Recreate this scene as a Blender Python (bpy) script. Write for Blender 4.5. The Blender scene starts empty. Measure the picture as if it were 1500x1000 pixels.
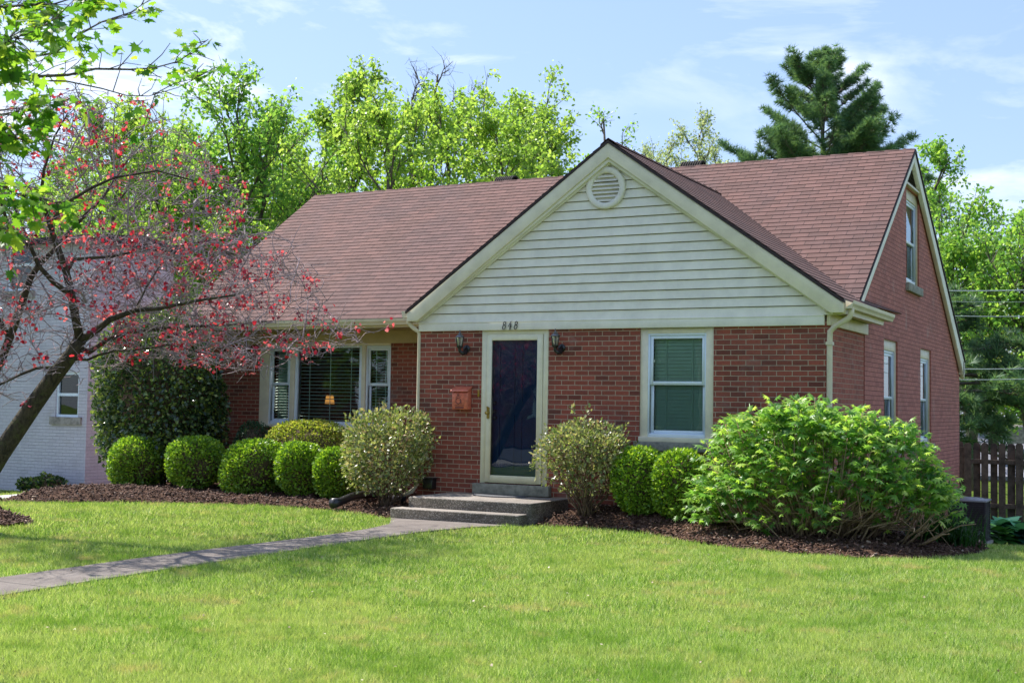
import bpy, math, random
import numpy as np
from mathutils import Vector
PI = math.pi
sc = bpy.context.scene
COL = sc.collection
rng = np.random.default_rng(7)
random.seed(7)

# ------------------------------------------------------------------ camera
CAM = np.array([9.957, -15.866, 1.323]); YAW, PITCH, ROLL, FPX = 0.48762, 0.05096, 0.01601, 1849.7
def _axes():
    cy, sy = math.cos(YAW), math.sin(YAW)
    F = np.array([-sy*math.cos(PITCH), cy*math.cos(PITCH), math.sin(PITCH)])
    R = np.array([cy, sy, 0.0]); U = np.cross(R, F)
    c, s = math.cos(ROLL), math.sin(ROLL)
    return F, c*R + s*U, -s*R + c*U
AF, AR, AU = _axes()
cd = bpy.data.cameras.new('camera'); cam = bpy.data.objects.new('camera', cd); COL.objects.link(cam)
from mathutils import Matrix
cam.matrix_world = Matrix(((AR[0], AU[0], -AF[0], CAM[0]), (AR[1], AU[1], -AF[1], CAM[1]), (AR[2], AU[2], -AF[2], CAM[2]), (0, 0, 0, 1)))
cd.sensor_width = 36; cd.lens = FPX*36/1500; cd.clip_end = 2000; cd.clip_start = 0.1
cd.dof.use_dof = True; cd.dof.focus_distance = 17.5; cd.dof.aperture_fstop = 5.6
sc.camera = cam
def dep(x, y, d):           # survey helper: a point seen in direction (x, y) at distance d along the view
    r = AF*FPX + AR*(x-750) + AU*(500-y)
    return CAM + r/FPX*d
def sstep(t):
    t = np.clip(t, 0, 1); return t*t*(3-2*t)
def ground_z(x, y):
    x = np.asarray(x, float); y = np.asarray(y, float)
    z = -0.22 - 0.42*sstep((-x-4.5)/8) - 1.18*sstep((y+1.5)/12.5)*sstep((x-4.2)/3.0)
    z = z - 0.9*sstep((y-10)/12)*(1-sstep((x-4.2)/3.0)) - 0.12*sstep((-y-12)/8)
    z = z + 0.018*np.sin(x*0.7+1)*np.sin(y*0.6) 
    return z
def gp(px, py):             # the ground point seen in a direction
    r = AF*FPX + AR*(px-750) + AU*(500-py); t = 6.0/FPX; step = 0.05/FPX
    while t < 80/FPX:
        P = CAM + r*t
        if P[2] < ground_z(P[0], P[1]): break
        t += step
    return P

# ------------------------------------------------------------------ mesh helpers
ORG = {}
def link(o, parent=None):
    COL.objects.link(o)
    if parent is not None:
        o.parent = parent; ORG[o.name] = ORG[parent.name]
    return o
def tag(o, label=None, cat=None, group=None, kind=None):
    if label: o['label'] = label
    if cat: o['category'] = cat
    if group: o['group'] = group
    if kind: o['kind'] = kind
    return o
def thing(name, loc, label, cat, group=None, rz=0):
    o = bpy.data.objects.new(name, None); COL.objects.link(o)
    o.location = tuple(float(v) for v in loc); o.rotation_euler = (0, 0, rz); o.empty_display_size = .2
    ORG[o.name] = np.array(o.location[:]); tag(o, label, cat, group); return o
def raw_mesh(name, V, loops, sizes, mat, parent=None, uv=None, smooth=False, local=False, attr=None):
    V = np.asarray(V, np.float32)
    if parent is not None and not local: V = V - ORG[parent.name].astype(np.float32)
    me = bpy.data.meshes.new(name)
    me.vertices.add(len(V)); me.vertices.foreach_set('co', V.ravel())
    loops = np.asarray(loops, np.int32).ravel(); sizes = np.asarray(sizes, np.int32)
    me.loops.add(len(loops)); me.loops.foreach_set('vertex_index', loops)
    me.polygons.add(len(sizes)); st = np.zeros(len(sizes), np.int32); st[1:] = np.cumsum(sizes)[:-1]
    me.polygons.foreach_set('loop_start', st); me.polygons.foreach_set('loop_total', sizes)
    if smooth: me.polygons.foreach_set('use_smooth', np.ones(len(sizes), bool))
    if uv is not None:
        l = me.uv_layers.new(name='UVMap'); l.data.foreach_set('uv', np.asarray(uv, np.float32).ravel())
    me.update(calc_edges=True); me.validate()
    if mat is not None: me.materials.append(mat)
    o = bpy.data.objects.new(name, me); return link(o, parent)

class MB:
    """collects faces of ONE object; UVs are metres, box-projected"""
    def __init__(s): s.v = []; s.f = []; s.uv = []
    def add(s, P, uv=None):
        i = len(s.v); s.v.extend([tuple(map(float, p)) for p in P]); s.f.append(tuple(range(i, i+len(P))))
        if uv is None:
            a = np.array(P, float); n = np.zeros(3)
            for k in range(len(a)):
                p, q = a[k], a[(k+1) % len(a)]; n += np.cross(p, q)
            ax = int(np.argmax(np.abs(n)))
            uv = [(p[1], p[2]) if ax == 0 else (p[0], p[2]) if ax == 1 else (p[0], p[1]) for p in a]
        s.uv.extend(uv)
    def box(s, x0, x1, y0, y1, z0, z1):
        a = [(x0,y0,z0),(x1,y0,z0),(x1,y1,z0),(x0,y1,z0),(x0,y0,z1),(x1,y0,z1),(x1,y1,z1),(x0,y1,z1)]
        for q in ((0,3,2,1),(4,5,6,7),(0,1,5,4),(1,2,6,5),(2,3,7,6),(3,0,4,7)): s.add([a[k] for k in q])
        return s
    def prism(s, poly, axis, a0, a1):
        """poly of 2D points in the other two axes (order x,y,z without axis), extruded a0..a1"""
        def P(p, a):
            return (a, p[0], p[1]) if axis == 'x' else (p[0], a, p[1]) if axis == 'y' else (p[0], p[1], a)
        ar = sum(poly[i][0]*poly[(i+1) % len(poly)][1]-poly[(i+1) % len(poly)][0]*poly[i][1] for i in range(len(poly)))
        if (ar > 0) == (axis != 'y'): poly = poly[::-1]
        lo = [P(p, a0) for p in poly]; hi = [P(p, a1) for p in poly]; n = len(poly)
        if a0 > a1: lo, hi = hi, lo
        s.add(lo); s.add(hi[::-1])
        for i in range(n):
            j = (i+1) % n; s.add([lo[j], lo[i], hi[i], hi[j]])
        return s
    def tube(s, pts, rad, n=6, cap=True, sq=None):
        pts = [np.array(p, float) for p in pts]
        if not hasattr(rad, '__len__'): rad = [rad]*len(pts)
        rings = []; nrm = None
        for i, p in enumerate(pts):
            t = pts[min(i+1, len(pts)-1)] - pts[max(i-1, 0)]; t = t/(np.linalg.norm(t)+1e-9)
            if nrm is None:
                nrm = np.cross(t, (0, 0, 1.0) if abs(t[2]) < .9 else (1.0, 0, 0))
            else: nrm = nrm - t*(nrm@t)
            nrm = nrm/(np.linalg.norm(nrm)+1e-9); b = np.cross(t, nrm)
            rings.append([p + rad[i]*(math.cos(2*PI*(k+.5)/n)*nrm + math.sin(2*PI*(k+.5)/n)*b) for k in range(n)])
        base = len(s.v)
        for r in rings: s.v.extend([tuple(map(float, q)) for q in r])
        for i in range(len(rings)-1):
            for k in range(n):
                a = base+i*n+k; b_ = base+i*n+(k+1) % n
                s.f.append((a, b_, b_+n, a+n)); s.uv.extend([(k/n, i*.1), ((k+1)/n, i*.1), ((k+1)/n, i*.1+.1), (k/n, i*.1+.1)])
        if cap:
            s.f.append(tuple(base+k for k in range(n))[::-1]); s.uv.extend([(0, 0)]*n)
            s.f.append(tuple(base+(len(rings)-1)*n+k for k in range(n))); s.uv.extend([(0, 0)]*n)
        return s
    def lathe(s, prof, c, n=16, ax='z'):
        """prof: (radius, height) list around a vertical axis at c"""
        base = len(s.v)
        for r, h in prof:
            for k in range(n):
                a = 2*PI*k/n; q = (r*math.cos(a), r*math.sin(a), h)
                if ax == 'y': q = (q[0], -q[2], q[1])
                if ax == 'x': q = (q[2], q[0], q[1])
                s.v.append((c[0]+q[0], c[1]+q[1], c[2]+q[2]))
        for i in range(len(prof)-1):
            for k in range(n):
                a = base+i*n+k; b_ = base+i*n+(k+1) % n
                s.f.append((a, b_, b_+n, a+n)); s.uv.extend([(k/n, prof[i][1]), ((k+1)/n, prof[i][1]), ((k+1)/n, prof[i+1][1]), (k/n, prof[i+1][1])])
        return s
    def build(s, name, mat, parent=None, smooth=False, bevel=0, local=False):
        o = raw_mesh(name, s.v, [k for f in s.f for k in f], [len(f) for f in s.f], mat, parent, s.uv, smooth, local)
        if bevel:
            m = o.modifiers.new('b', 'BEVEL'); m.width = bevel; m.segments = 2; m.limit_method = 'ANGLE'
            # faces are separate; weld first so that the bevel sees real edges
            w = o.modifiers.new('w', 'WELD'); w.merge_threshold = .0004
            o.modifiers.move(1, 0)
        return o
def structure(o): return tag(o, kind='structure')

# ------------------------------------------------------------------ materials
def mat(name):
    m = bpy.data.materials.new(name); m.use_nodes = True; nt = m.node_tree; nt.nodes.clear()
    out = nt.nodes.new('ShaderNodeOutputMaterial'); return m, nt, out
def N(nt, t, **kw):
    n = nt.nodes.new('ShaderNode'+t)
    for k, v in kw.items():
        if k in n.inputs.keys(): n.inputs[k].default_value = v
        else: setattr(n, k, v)
    return n
def rgb(c): return (*c, 1.0)
def ramp(nt, stops):
    r = nt.nodes.new('ShaderNodeValToRGB'); e = r.color_ramp.elements
    while len(e) > 1: e.remove(e[0])
    e[0].position = stops[0][0]; e[0].color = rgb(stops[0][1])
    for p, c in stops[1:]:
        x = e.new(p); x.color = rgb(c)
    return r
def mixc(nt, fac, a, b, mode='MIX'):
    m = nt.nodes.new('ShaderNodeMix'); m.data_type = 'RGBA'; m.blend_type = mode
    for sock, v in ((m.inputs[0], fac), (m.inputs[6], a), (m.inputs[7], b)):
        if isinstance(v, bpy.types.NodeSocket): nt.links.new(v, sock)
        elif isinstance(v, tuple): sock.default_value = rgb(v) if len(v) == 3 else v
        else: sock.default_value = v
    return m.outputs[2]
def noise(nt, scale, detail=4, rough=.6, vec=None, dist=0):
    n = N(nt, 'TexNoise'); n.inputs['Scale'].default_value = scale; n.inputs['Detail'].default_value = detail
    n.inputs['Roughness'].default_value = rough; n.inputs['Distortion'].default_value = dist
    if vec is not None: nt.links.new(vec, n.inputs['Vector'])
    return n
def bump(nt, h, strength, dist):
    b = N(nt, 'Bump'); b.inputs['Strength'].default_value = strength; b.inputs['Distance'].default_value = dist
    nt.links.new(h, b.inputs['Height']); return b.outputs[0]
def mapr(nt, v, a, b, c, d):
    m = N(nt, 'MapRange'); nt.links.new(v, m.inputs[0])
    for i, x in enumerate((a, b, c, d)): m.inputs[i+1].default_value = x
    return m.outputs[0]
def plain(name, col, rough=.5, metal=0, var=.12, vs=6, bs=0, bscale=60, spec=.5, streak=0):
    """one procedural coat: base colour with soft wear variation, fine bump"""
    m, nt, out = mat(name); p = N(nt, 'BsdfPrincipled')
    tc = N(nt, 'TexCoord'); n = noise(nt, vs, 5, .65, tc.outputs['Object'])
    dark = tuple(c*(1-var*2) for c in col); lite = tuple(min(1, c*(1+var)) for c in col)
    r = ramp(nt, [(.3, dark), (.6, lite)]); nt.links.new(n.outputs[0], r.inputs[0]); c = r.outputs[0]
    if streak:
        mp = N(nt, 'Mapping'); mp.inputs['Scale'].default_value = (9, 9, .8); nt.links.new(tc.outputs['Object'], mp.inputs[0])
        n2 = noise(nt, 2.2, 5, .7, mp.outputs[0]); f = mapr(nt, n2.outputs[0], .5, .8, 0, streak)
        c = mixc(nt, f, c, tuple(x*.45 for x in col))
    nt.links.new(c, p.inputs['Base Color'])
    p.inputs['Roughness'].default_value = rough; p.inputs['Metallic'].default_value = metal
    p.inputs['Specular IOR Level'].default_value = spec
    if bs:
        n3 = noise(nt, bscale, 3, .6, tc.outputs['Object']); nt.links.new(bump(nt, n3.outputs[0], bs, .01), p.inputs['Normal'])
    nt.links.new(p.outputs[0], out.inputs[0]); return m
def brick(name, c1, c2, mortar, var, ms=.0052, bumpd=.006, rough=.85, stain=.3, sootc=(.05, .045, .04)):
    m, nt, out = mat(name); p = N(nt, 'BsdfPrincipled'); p.inputs['Roughness'].default_value = rough
    uv = N(nt, 'UVMap'); b = N(nt, 'TexBrick'); b.offset = .5
    wob = noise(nt, 9, 2, .5, uv.outputs[0]); 
    vm = N(nt, 'VectorMath', operation='MULTIPLY_ADD'); nt.links.new(wob.outputs[1], vm.inputs[0]); vm.inputs[1].default_value = (.004, .004, 0)
    nt.links.new(uv.outputs[0], vm.inputs[2]); nt.links.new(vm.outputs[0], b.inputs['Vector'])
    for k, v in (('Scale', 1), ('Mortar Size', ms), ('Mortar Smooth', .25), ('Bias', 0), ('Brick Width', .2032), ('Row Height', .0677)): b.inputs[k].default_value = v
    b.inputs['Color1'].default_value = (0, 0, 0, 1); b.inputs['Color2'].default_value = (1, 1, 1, 1); b.inputs['Mortar'].default_value = (.5, .5, .5, 1)
    sep = N(nt, 'SeparateColor'); nt.links.new(b.outputs[0], sep.inputs[0])
    cr = ramp(nt, [(0, c1), (.25, tuple(.5*x+.5*y for x, y in zip(c1, c2))), (.7, c2), (1, tuple(x*var for x in c2))]); nt.links.new(sep.outputs[0], cr.inputs[0])
    n = noise(nt, 30, 6, .7, uv.outputs[0]); c = mixc(nt, .55, cr.outputs[0], n.outputs[0], 'SOFT_LIGHT')
    c = mixc(nt, b.outputs[1], c, mortar)
    n2 = noise(nt, 1.1, 7, .66, uv.outputs[0]); f = mapr(nt, n2.outputs[0], .48, .72, 0, stain*1.4); c = mixc(nt, f, c, sootc)
    n3 = noise(nt, 2.3, 5, .6, uv.outputs[0], .5); f = mapr(nt, n3.outputs[0], .58, .76, 0, .3); c = mixc(nt, f, c, (.42, .37, .33))
    nt.links.new(c, p.inputs['Base Color'])
    inv = N(nt, 'Math', operation='SUBTRACT'); inv.inputs[0].default_value = 1; nt.links.new(b.outputs[1], inv.inputs[1])
    ad = N(nt, 'Math', operation='MULTIPLY_ADD'); nt.links.new(n.outputs[0], ad.inputs[0]); ad.inputs[1].default_value = .35; nt.links.new(inv.outputs[0], ad.inputs[2])
    nt.links.new(bump(nt, ad.outputs[0], .9, bumpd), p.inputs['Normal']); nt.links.new(p.outputs[0], out.inputs[0]); return m
def foliage(name, cols, trans=.45, rough=.5, patch=2.5, patchc=None, spec=.35, tboost=1.25):
    """leaf: each leaf its own tone, soft patches of tone through the plant, light passing through"""
    m, nt, out = mat(name); p = N(nt, 'BsdfPrincipled'); t = N(nt, 'BsdfTranslucent'); mx = N(nt, 'MixShader')
    g = N(nt, 'NewGeometry'); k = len(cols)
    r = ramp(nt, [(i/(k-1) if k > 1 else 0, c) for i, c in enumerate(cols)]); nt.links.new(g.outputs['Random Per Island'], r.inputs[0]); c = r.outputs[0]
    if patchc:
        tc = N(nt, 'TexCoord'); n = noise(nt, patch, 3, .5, tc.outputs['Object']); f = mapr(nt, n.outputs[0], .4, .65, 0, .7); c = mixc(nt, f, c, patchc)
    nt.links.new(c, p.inputs['Base Color']); p.inputs['Roughness'].default_value = rough; p.inputs['Specular IOR Level'].default_value = spec
    c2 = mixc(nt, 1.0, c, (tboost*1.1, tboost*1.1, tboost*.6), 'MULTIPLY'); nt.links.new(c2, t.inputs[0]); mx.inputs[0].default_value = trans
    nt.links.new(p.outputs[0], mx.inputs[1]); nt.links.new(t.outputs[0], mx.inputs[2]); nt.links.new(mx.outputs[0], out.inputs[0]); return m
def bark(name, c1, c2, scale=14, patchc=None):
    m, nt, out = mat(name); p = N(nt, 'BsdfPrincipled'); p.inputs['Roughness'].default_value = .9
    tc = N(nt, 'TexCoord'); mp = N(nt, 'Mapping'); mp.inputs['Scale'].default_value = (1, 1, .3); nt.links.new(tc.outputs['Object'], mp.inputs[0])
    n = noise(nt, scale, 6, .7, mp.outputs[0]); r = ramp(nt, [(.35, c1), (.65, c2)]); nt.links.new(n.outputs[0], r.inputs[0]); c = r.outputs[0]
    if patchc:
        n2 = noise(nt, 9, 5, .7, tc.outputs['Object']); f = mapr(nt, n2.outputs[0], .52, .62, 0, .8); c = mixc(nt, f, c, patchc)
    nt.links.new(c, p.inputs['Base Color']); nt.links.new(bump(nt, n.outputs[0], 1, .03), p.inputs['Normal'])
    nt.links.new(p.outputs[0], out.inputs[0]); return m
def glass(name, tint=(.75, .85, .8), refl=.12):
    m, nt, out = mat(name); t = N(nt, 'BsdfTransparent'); t.inputs[0].default_value = rgb(tint)
    g = N(nt, 'BsdfGlossy'); g.inputs['Roughness'].default_value = .01; g.inputs[0].default_value = (.85, .95, 1, 1)
    fr = N(nt, 'Fresnel'); fr.inputs[0].default_value = 1.5; ad = N(nt, 'Math', operation='MULTIPLY_ADD'); nt.links.new(fr.outputs[0], ad.inputs[0])
    ad.inputs[1].default_value = 1.3; ad.inputs[2].default_value = refl
    tc = N(nt, 'TexCoord'); n = noise(nt, 1.3, 2, .5, tc.outputs['Object']); b = bump(nt, n.outputs[0], .12, .02); nt.links.new(b, g.inputs['Normal'])
    mx = N(nt, 'MixShader'); nt.links.new(ad.outputs[0], mx.inputs[0]); nt.links.new(t.outputs[0], mx.inputs[1]); nt.links.new(g.outputs[0], mx.inputs[2])
    nt.links.new(mx.outputs[0], out.inputs[0]); return m

M = {}
M['brick'] = brick('red_brick', (.145, .038, .024), (.33, .079, .047), (.46, .34, .24), .64, ms=.0056)
M['paint_brick'] = brick('painted_red_brick', (.35, .115, .09), (.45, .155, .12), (.18, .055, .045), 1.05, ms=.004, bumpd=.012, stain=.12)
M['side_brick'] = brick('side_red_brick', (.24, .06, .04), (.38, .1, .065), (.42, .28, .2), .85, ms=.005, bumpd=.008, stain=.15)
M['white_brick'] = brick('white_painted_brick', (.54, .51, .57), (.6, .57, .63), (.46, .43, .49), .98, ms=.004, bumpd=.008, stain=.14)
M['siding'] = plain('white_siding', (.8, .76, .64), .55, var=.06, vs=3, streak=.05)
M['trim'] = plain('cream_trim', (.76, .69, .51), .5, var=.06, vs=4, streak=.06)
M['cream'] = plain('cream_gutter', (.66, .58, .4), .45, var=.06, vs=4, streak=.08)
M['soffit'] = plain('warm_lit_cream', (.5, .4, .22), .6, var=.06, vs=4)  # cream trim under the eave, its warm light put into a tan tone
M['window_white'] = plain('white_vinyl', (.74, .82, .9), .35, var=.03, vs=3)
M['door_frame'] = plain('cream_door_frame', (.76, .71, .5), .4, var=.04)
M['drip'] = plain('dark_roof_edge', (.03, .018, .018), .7)
M['stone'] = plain('grey_stone_sill', (.26, .25, .2), .85, var=.2, vs=14, bs=.3)
M['black'] = plain('black_metal', (.012, .012, .013), .3, var=.2, spec=.6)
M['dark'] = plain('dark_recess', (.02, .015, .012), .9)
M['brass'] = plain('brass', (.5, .36, .1), .3, metal=1, var=.1)
M['steel'] = plain('nickel', (.6, .6, .6), .25, metal=1, var=.1)
M['navy'] = plain('navy_door_paint', (.02, .055, .13), .35, var=.1)
M['copper'] = plain('copper_red_mailbox', (.62, .16, .09), .35, metal=.1, var=.15, vs=18, spec=.6)
M['glass'] = glass('window_glass', (.75, .85, .8), .03)
M['tint_glass'] = glass('green_tinted_glass', (.7, .86, .78), .01)
M['door_glass'] = glass('storm_door_glass', (.5, .68, .9), .03)
M['screen_glass'] = glass('screened_glass', (.5, .68, .65), .01)
M['copper_dark'] = plain('dark_copper_relief', (.2, .05, .04), .4)  # darker copper tone that sets the emblem off from the body
M['blind'] = plain('blind_slats', (.75, .82, .76), .5, var=.03)
M['wood'] = plain('weathered_fence_wood', (.105, .075, .058), .9, var=.3, vs=7, bs=.5, bscale=30, streak=.5)
M['concrete'] = plain('aggregate', (.3, .27, .24), .9, var=.25, vs=9, bs=.6, bscale=90)
M['rubber'] = plain('rubber_mat', (.12, .12, .13), .8, var=.3, vs=60)
M['roof_grey'] = plain('grey_roof', (.2, .2, .24), .9, var=.15, vs=3)
M['curtain'] = plain('curtain', (.35, .5, .46), .8, var=.1)
# ------------------------------------------------------------------ shingles
def shingle():
    m, nt, out = mat('red_brown_shingles'); p = N(nt, 'BsdfPrincipled'); p.inputs['Roughness'].default_value = .92
    uv = N(nt, 'UVMap'); b = N(nt, 'TexBrick'); b.offset = .43; nt.links.new(uv.outputs[0], b.inputs['Vector'])
    for k, v in (('Scale', 1), ('Mortar Size', .0045), ('Mortar Smooth', .3), ('Bias', 0), ('Brick Width', .285), ('Row Height', .135)): b.inputs[k].default_value = v
    b.inputs['Color1'].default_value = (0, 0, 0, 1); b.inputs['Color2'].default_value = (1, 1, 1, 1); b.inputs['Mortar'].default_value = (.5, .5, .5, 1)
    sep = N(nt, 'SeparateColor'); nt.links.new(b.outputs[0], sep.inputs[0])
    cr = ramp(nt, [(0, (.12, .06, .05)), (.5, (.155, .077, .064)), (1, (.182, .09, .075))]); nt.links.new(sep.outputs[0], cr.inputs[0])
    gr = noise(nt, 160, 3, .7, uv.outputs[0]); c = mixc(nt, .75, cr.outputs[0], gr.outputs[0], 'SOFT_LIGHT')
    mp = N(nt, 'Mapping'); mp.inputs['Scale'].default_value = (1.0, .38, 1); nt.links.new(uv.outputs[0], mp.inputs[0])
    n2 = noise(nt, .9, 6, .6, mp.outputs[0], .6); f = mapr(nt, n2.outputs[0], .45, .72, 0, .55); c = mixc(nt, f, c, (.085, .055, .058))
    n4 = noise(nt, 6, 5, .7, mp.outputs[0]); f = mapr(nt, n4.outputs[0], .5, .8, 0, .35); c = mixc(nt, f, c, (.25, .14, .13))
    c = mixc(nt, b.outputs[1], c, (.03, .015, .015))
    nt.links.new(c, p.inputs['Base Color'])
    ad = N(nt, 'Math', operation='SUBTRACT'); nt.links.new(gr.outputs[0], ad.inputs[0]); nt.links.new(b.outputs[1], ad.inputs[1])
    nt.links.new(bump(nt, ad.outputs[0], .6, .008), p.inputs['Normal']); nt.links.new(p.outputs[0], out.inputs[0]); return m
M['shingle'] = shingle()

# ------------------------------------------------------------------ the brick house
W, YM, YB, YR, ZR, ZF = 6.02, 2.22, 10.68, 5.41, 5.64, 2.40
XL = -5.95
house = thing('brick_house', (0.0, 4.0, -0.3), 'one storey red brick house with a cream sided front gable and red brown shingle roof', 'house')
SF = (ZR-2.68)/(YR-1.16)          # front slope of the main roof
SB = (ZR-2.40)/(10.75-YR)         # rear slope
SW = (4.98-2.72)/3.205            # slopes of the wing roof
def wall(mb, plane, at, a0, a1, z0, top, holes=(), out=-1, rev=.1, brk=()):
    """brick wall in plane 'y' (facing -y) or 'x' (facing +x); holes (a0,a1,z0,z1) get reveals"""
    xs = sorted(set([a0, a1]+[h[0] for h in holes]+[h[1] for h in holes]+list(brk)))
    def P(a, z, d=0): return (a, at+d, z) if plane == 'y' else (at-d, a, z)
    for i in range(len(xs)-1):
        l, r = xs[i], xs[i+1]; hs = sorted([h for h in holes if h[0] < r-1e-6 and h[1] > l+1e-6], key=lambda h: h[2]); z = z0
        segs = []
        for h in hs: segs.append((z, h[2])); z = h[3]
        for (za, zb) in segs:
            if zb > za+1e-6: mb.add([P(l, za), P(r, za), P(r, zb), P(l, zb)])
        mb.add([P(l, z), P(r, z), P(r, top(r)), P(l, top(l))])
    for (l, r, za, zb) in holes:
        for q in (((l, za), (l, zb)), ((l, zb), (r, zb)), ((r, zb), (r, za)), ((r, za), (l, za))):
            (p0, q0), (p1, q1) = q; mb.add([P(p0, q0), P(p1, q1), P(p1, q1, rev), P(p0, q0, rev)])
# front of the wing
door_h = (1.055, 2.125, .22, ZF); win_h = (3.5, 4.54, .88, ZF)
mb = MB(); wall(mb, 'y', 0, 0, W, -.5, lambda a: ZF+.06, (door_h, win_h)); mb.build('wall', M['brick'], house)
# wing's left side, hidden mostly
mb = MB(); mb.add([(0, YM, -.5), (0, 0, -.5), (0, 0, 2.6), (0, YM, 2.6)]); mb.build('wall', M['brick'], house)
# wing's right side
mb = MB(); mb.add([(W, 0, -.9), (W, YM-.1, -.9), (W, YM-.1, ZF+.25), (W, 0, ZF+.25)]); mb.build('wall', M['side_brick'], house)
# right gable wall, painted brick, 12 mm proud of the wing's side
def gtop(y): return ZR-.1-(YR-y)*SF if y < YR else ZR-.1-(y-YR)*SB
gx = W+.012
gh = ((3.42, 4.46, .78, 2.42), (6.42, 7.46, .78, 2.42), (5.16, 6.3, 3.42, 4.98))
mb = MB(); wall(mb, 'x', gx, YM-.1, YB, -1.9, gtop, gh, brk=(YR,), rev=.13)
mb.add([(gx, YM-.1, -1.9), (gx-.1, YM-.1, -1.9), (gx-.1, YM-.1, 2.6), (gx, YM-.1, 2.6)])
mb.add([(gx, YB, -1.9), (gx, YB, 2.36), (XL, YB, 2.36), (XL, YB, -1.9)]); mb.build('wall', M['paint_brick'], house)
# main front wall with the triple window
tri = (-4.78, -1.97, .92, 2.34)
mb = MB(); wall(mb, 'y', YM, XL, 0, -.6, lambda a: 2.62, (tri,)); mb.build('wall', M['brick'], house)
mb = MB(); mb.add([(XL, YB, -.9), (XL, YM, -.9), (XL, YM, 2.6), (XL, YR, ZR-.1), (XL, YB, 2.36)]); mb.build('wall', M['brick'], house)

# --- roofs: courses laid as real overlapping strips
def courses(mb, o, u, s, n, length, span, h=.135, th=.009):
    """o origin at eave, u along eave, s up the slope, n normal; span(v)->(u0,u1)"""
    o, u, s, n = (np.array(q, float) for q in (o, u, s, n)); k = int(math.ceil(length/h))
    for i in range(k):
        v0 = i*h; v1 = min(length, v0+h*1.02); a0, b0 = span(v0); a1, b1 = span(v1)
        P = lambda a, v, e: o+u*a+s*v+n*e
        mb.add([P(a0, v0, th), P(b0, v0, th), P(b1, v1, .0012), P(a1, v1, .0012)], [(a0, v0+.004), (b0, v0+.004), (b1, v1-.004), (a1, v1-.004)])
        mb.add([P(a0, v0, -.004), P(b0, v0, -.004), P(b0, v0, th), P(a0, v0, th)], [(a0, v0-.002), (b0, v0-.002), (b0, v0+.002), (a0, v0+.002)])
def unit(v): v = np.array(v, float); return v/np.linalg.norm(v)
mb = MB()
EY, EZ = 1.16, 2.70
sf = unit((0, 1, SF)); nf = unit((0, -SF, 1)); LF = math.hypot(YR-EY, ZR-EZ)
courses(mb, (0, EY, EZ), (1, 0, 0), sf, nf, LF, lambda v: (XL-.11, W+.11))
sb = unit((0, -1, SB)); nb_ = unit((0, SB, 1)); LB = math.hypot(10.75-YR, ZR-2.40)
courses(mb, (0, 10.75, 2.40), (-1, 0, 0), sb, nb_, LB, lambda v: (-(W+.11), -(XL-.11)))
for i in range(41):                      # ridge caps
    x = XL-.11+i*.3; x1 = min(x+.305, W+.11); e = .012
    if x1-x < .05: continue
    for sgn, sl in ((-1, SF), (1, SB)):
        mb.add([(x, YR, ZR+.016+e), (x1, YR, ZR+.016), (x1, YR+sgn*.12, ZR+.016-sl*.12), (x, YR+sgn*.12, ZR+.016+e-sl*.12)], [(x, 0), (x1, 0), (x1, .12), (x, .12)])
mroof = mb.build('roof', M['shingle'], house)
mb = MB()
sl_ = unit((1, 0, SW)); nl = unit((-SW, 0, 1)); LW = math.hypot(3.205, 2.26)
courses(mb, (-.147, 4.7, 2.72), (0, -1, 0), sl_, nl, LW, lambda v: (0.1, 4.85))
sr = unit((-1, 0, SW)); nr = unit((SW, 0, 1))
def rspan(v):
    x = 6.265-v*3.205/LW
    return (0, 2.5) if x > 6.13 else (0, 4.85)
courses(mb, (6.265, -.15, 2.72), (0, 1, 0), sr, nr, LW, rspan)
for i in range(16):
    y = -.15+i*.3; y1 = y+.305; e = .012
    for sgn in (-1, 1):
        mb.add([(3.06, y, 4.995+e), (3.06, y1, 4.995), (3.06+sgn*.12, y1, 4.995-SW*.12), (3.06+sgn*.12, y, 4.995+e-SW*.12)], [(y, 0), (y1, 0), (y1, .12), (y, .12)])
mb.build('roof', M['shingle'], house)
# roof edges (dark) -----------------------------------------------------
def raked(mb, plane, pos0, pos1, pts):
    mb.prism(pts, plane, pos0, pos1)
mb = MB()
mb.prism([(-.165, 2.695), (3.06, 4.972), (3.06, 4.935), (-.165, 2.66)], 'y', -.165, -.135)
mb.prism([(6.285, 2.695), (3.06, 4.972), (3.06, 4.935), (6.285, 2.66)], 'y', -.165, -.135)
mb.prism([(EY-.02, EZ-.03), (YR, ZR+.005), (YR, ZR-.04), (EY-.02, EZ-.06)], 'x', W+.1, W+.122)
mb.prism([(10.77, 2.375), (YR, ZR+.005), (YR, ZR-.04), (10.77, 2.34)], 'x', W+.1, W+.122)
mb.prism([(EY-.02, EZ-.03), (YR, ZR+.005), (YR, ZR-.06), (EY-.02, EZ-.06)], 'x', XL-.122, XL-.1)
mb.box(XL-.12, -.15, EY-.025, EY+.01, EZ-.02, EZ+.006)
mb.box(6.262, 6.275, -.15, 2.33, 2.70, 2.722)
mb.build('drip_edge', M['drip'], house)
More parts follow.
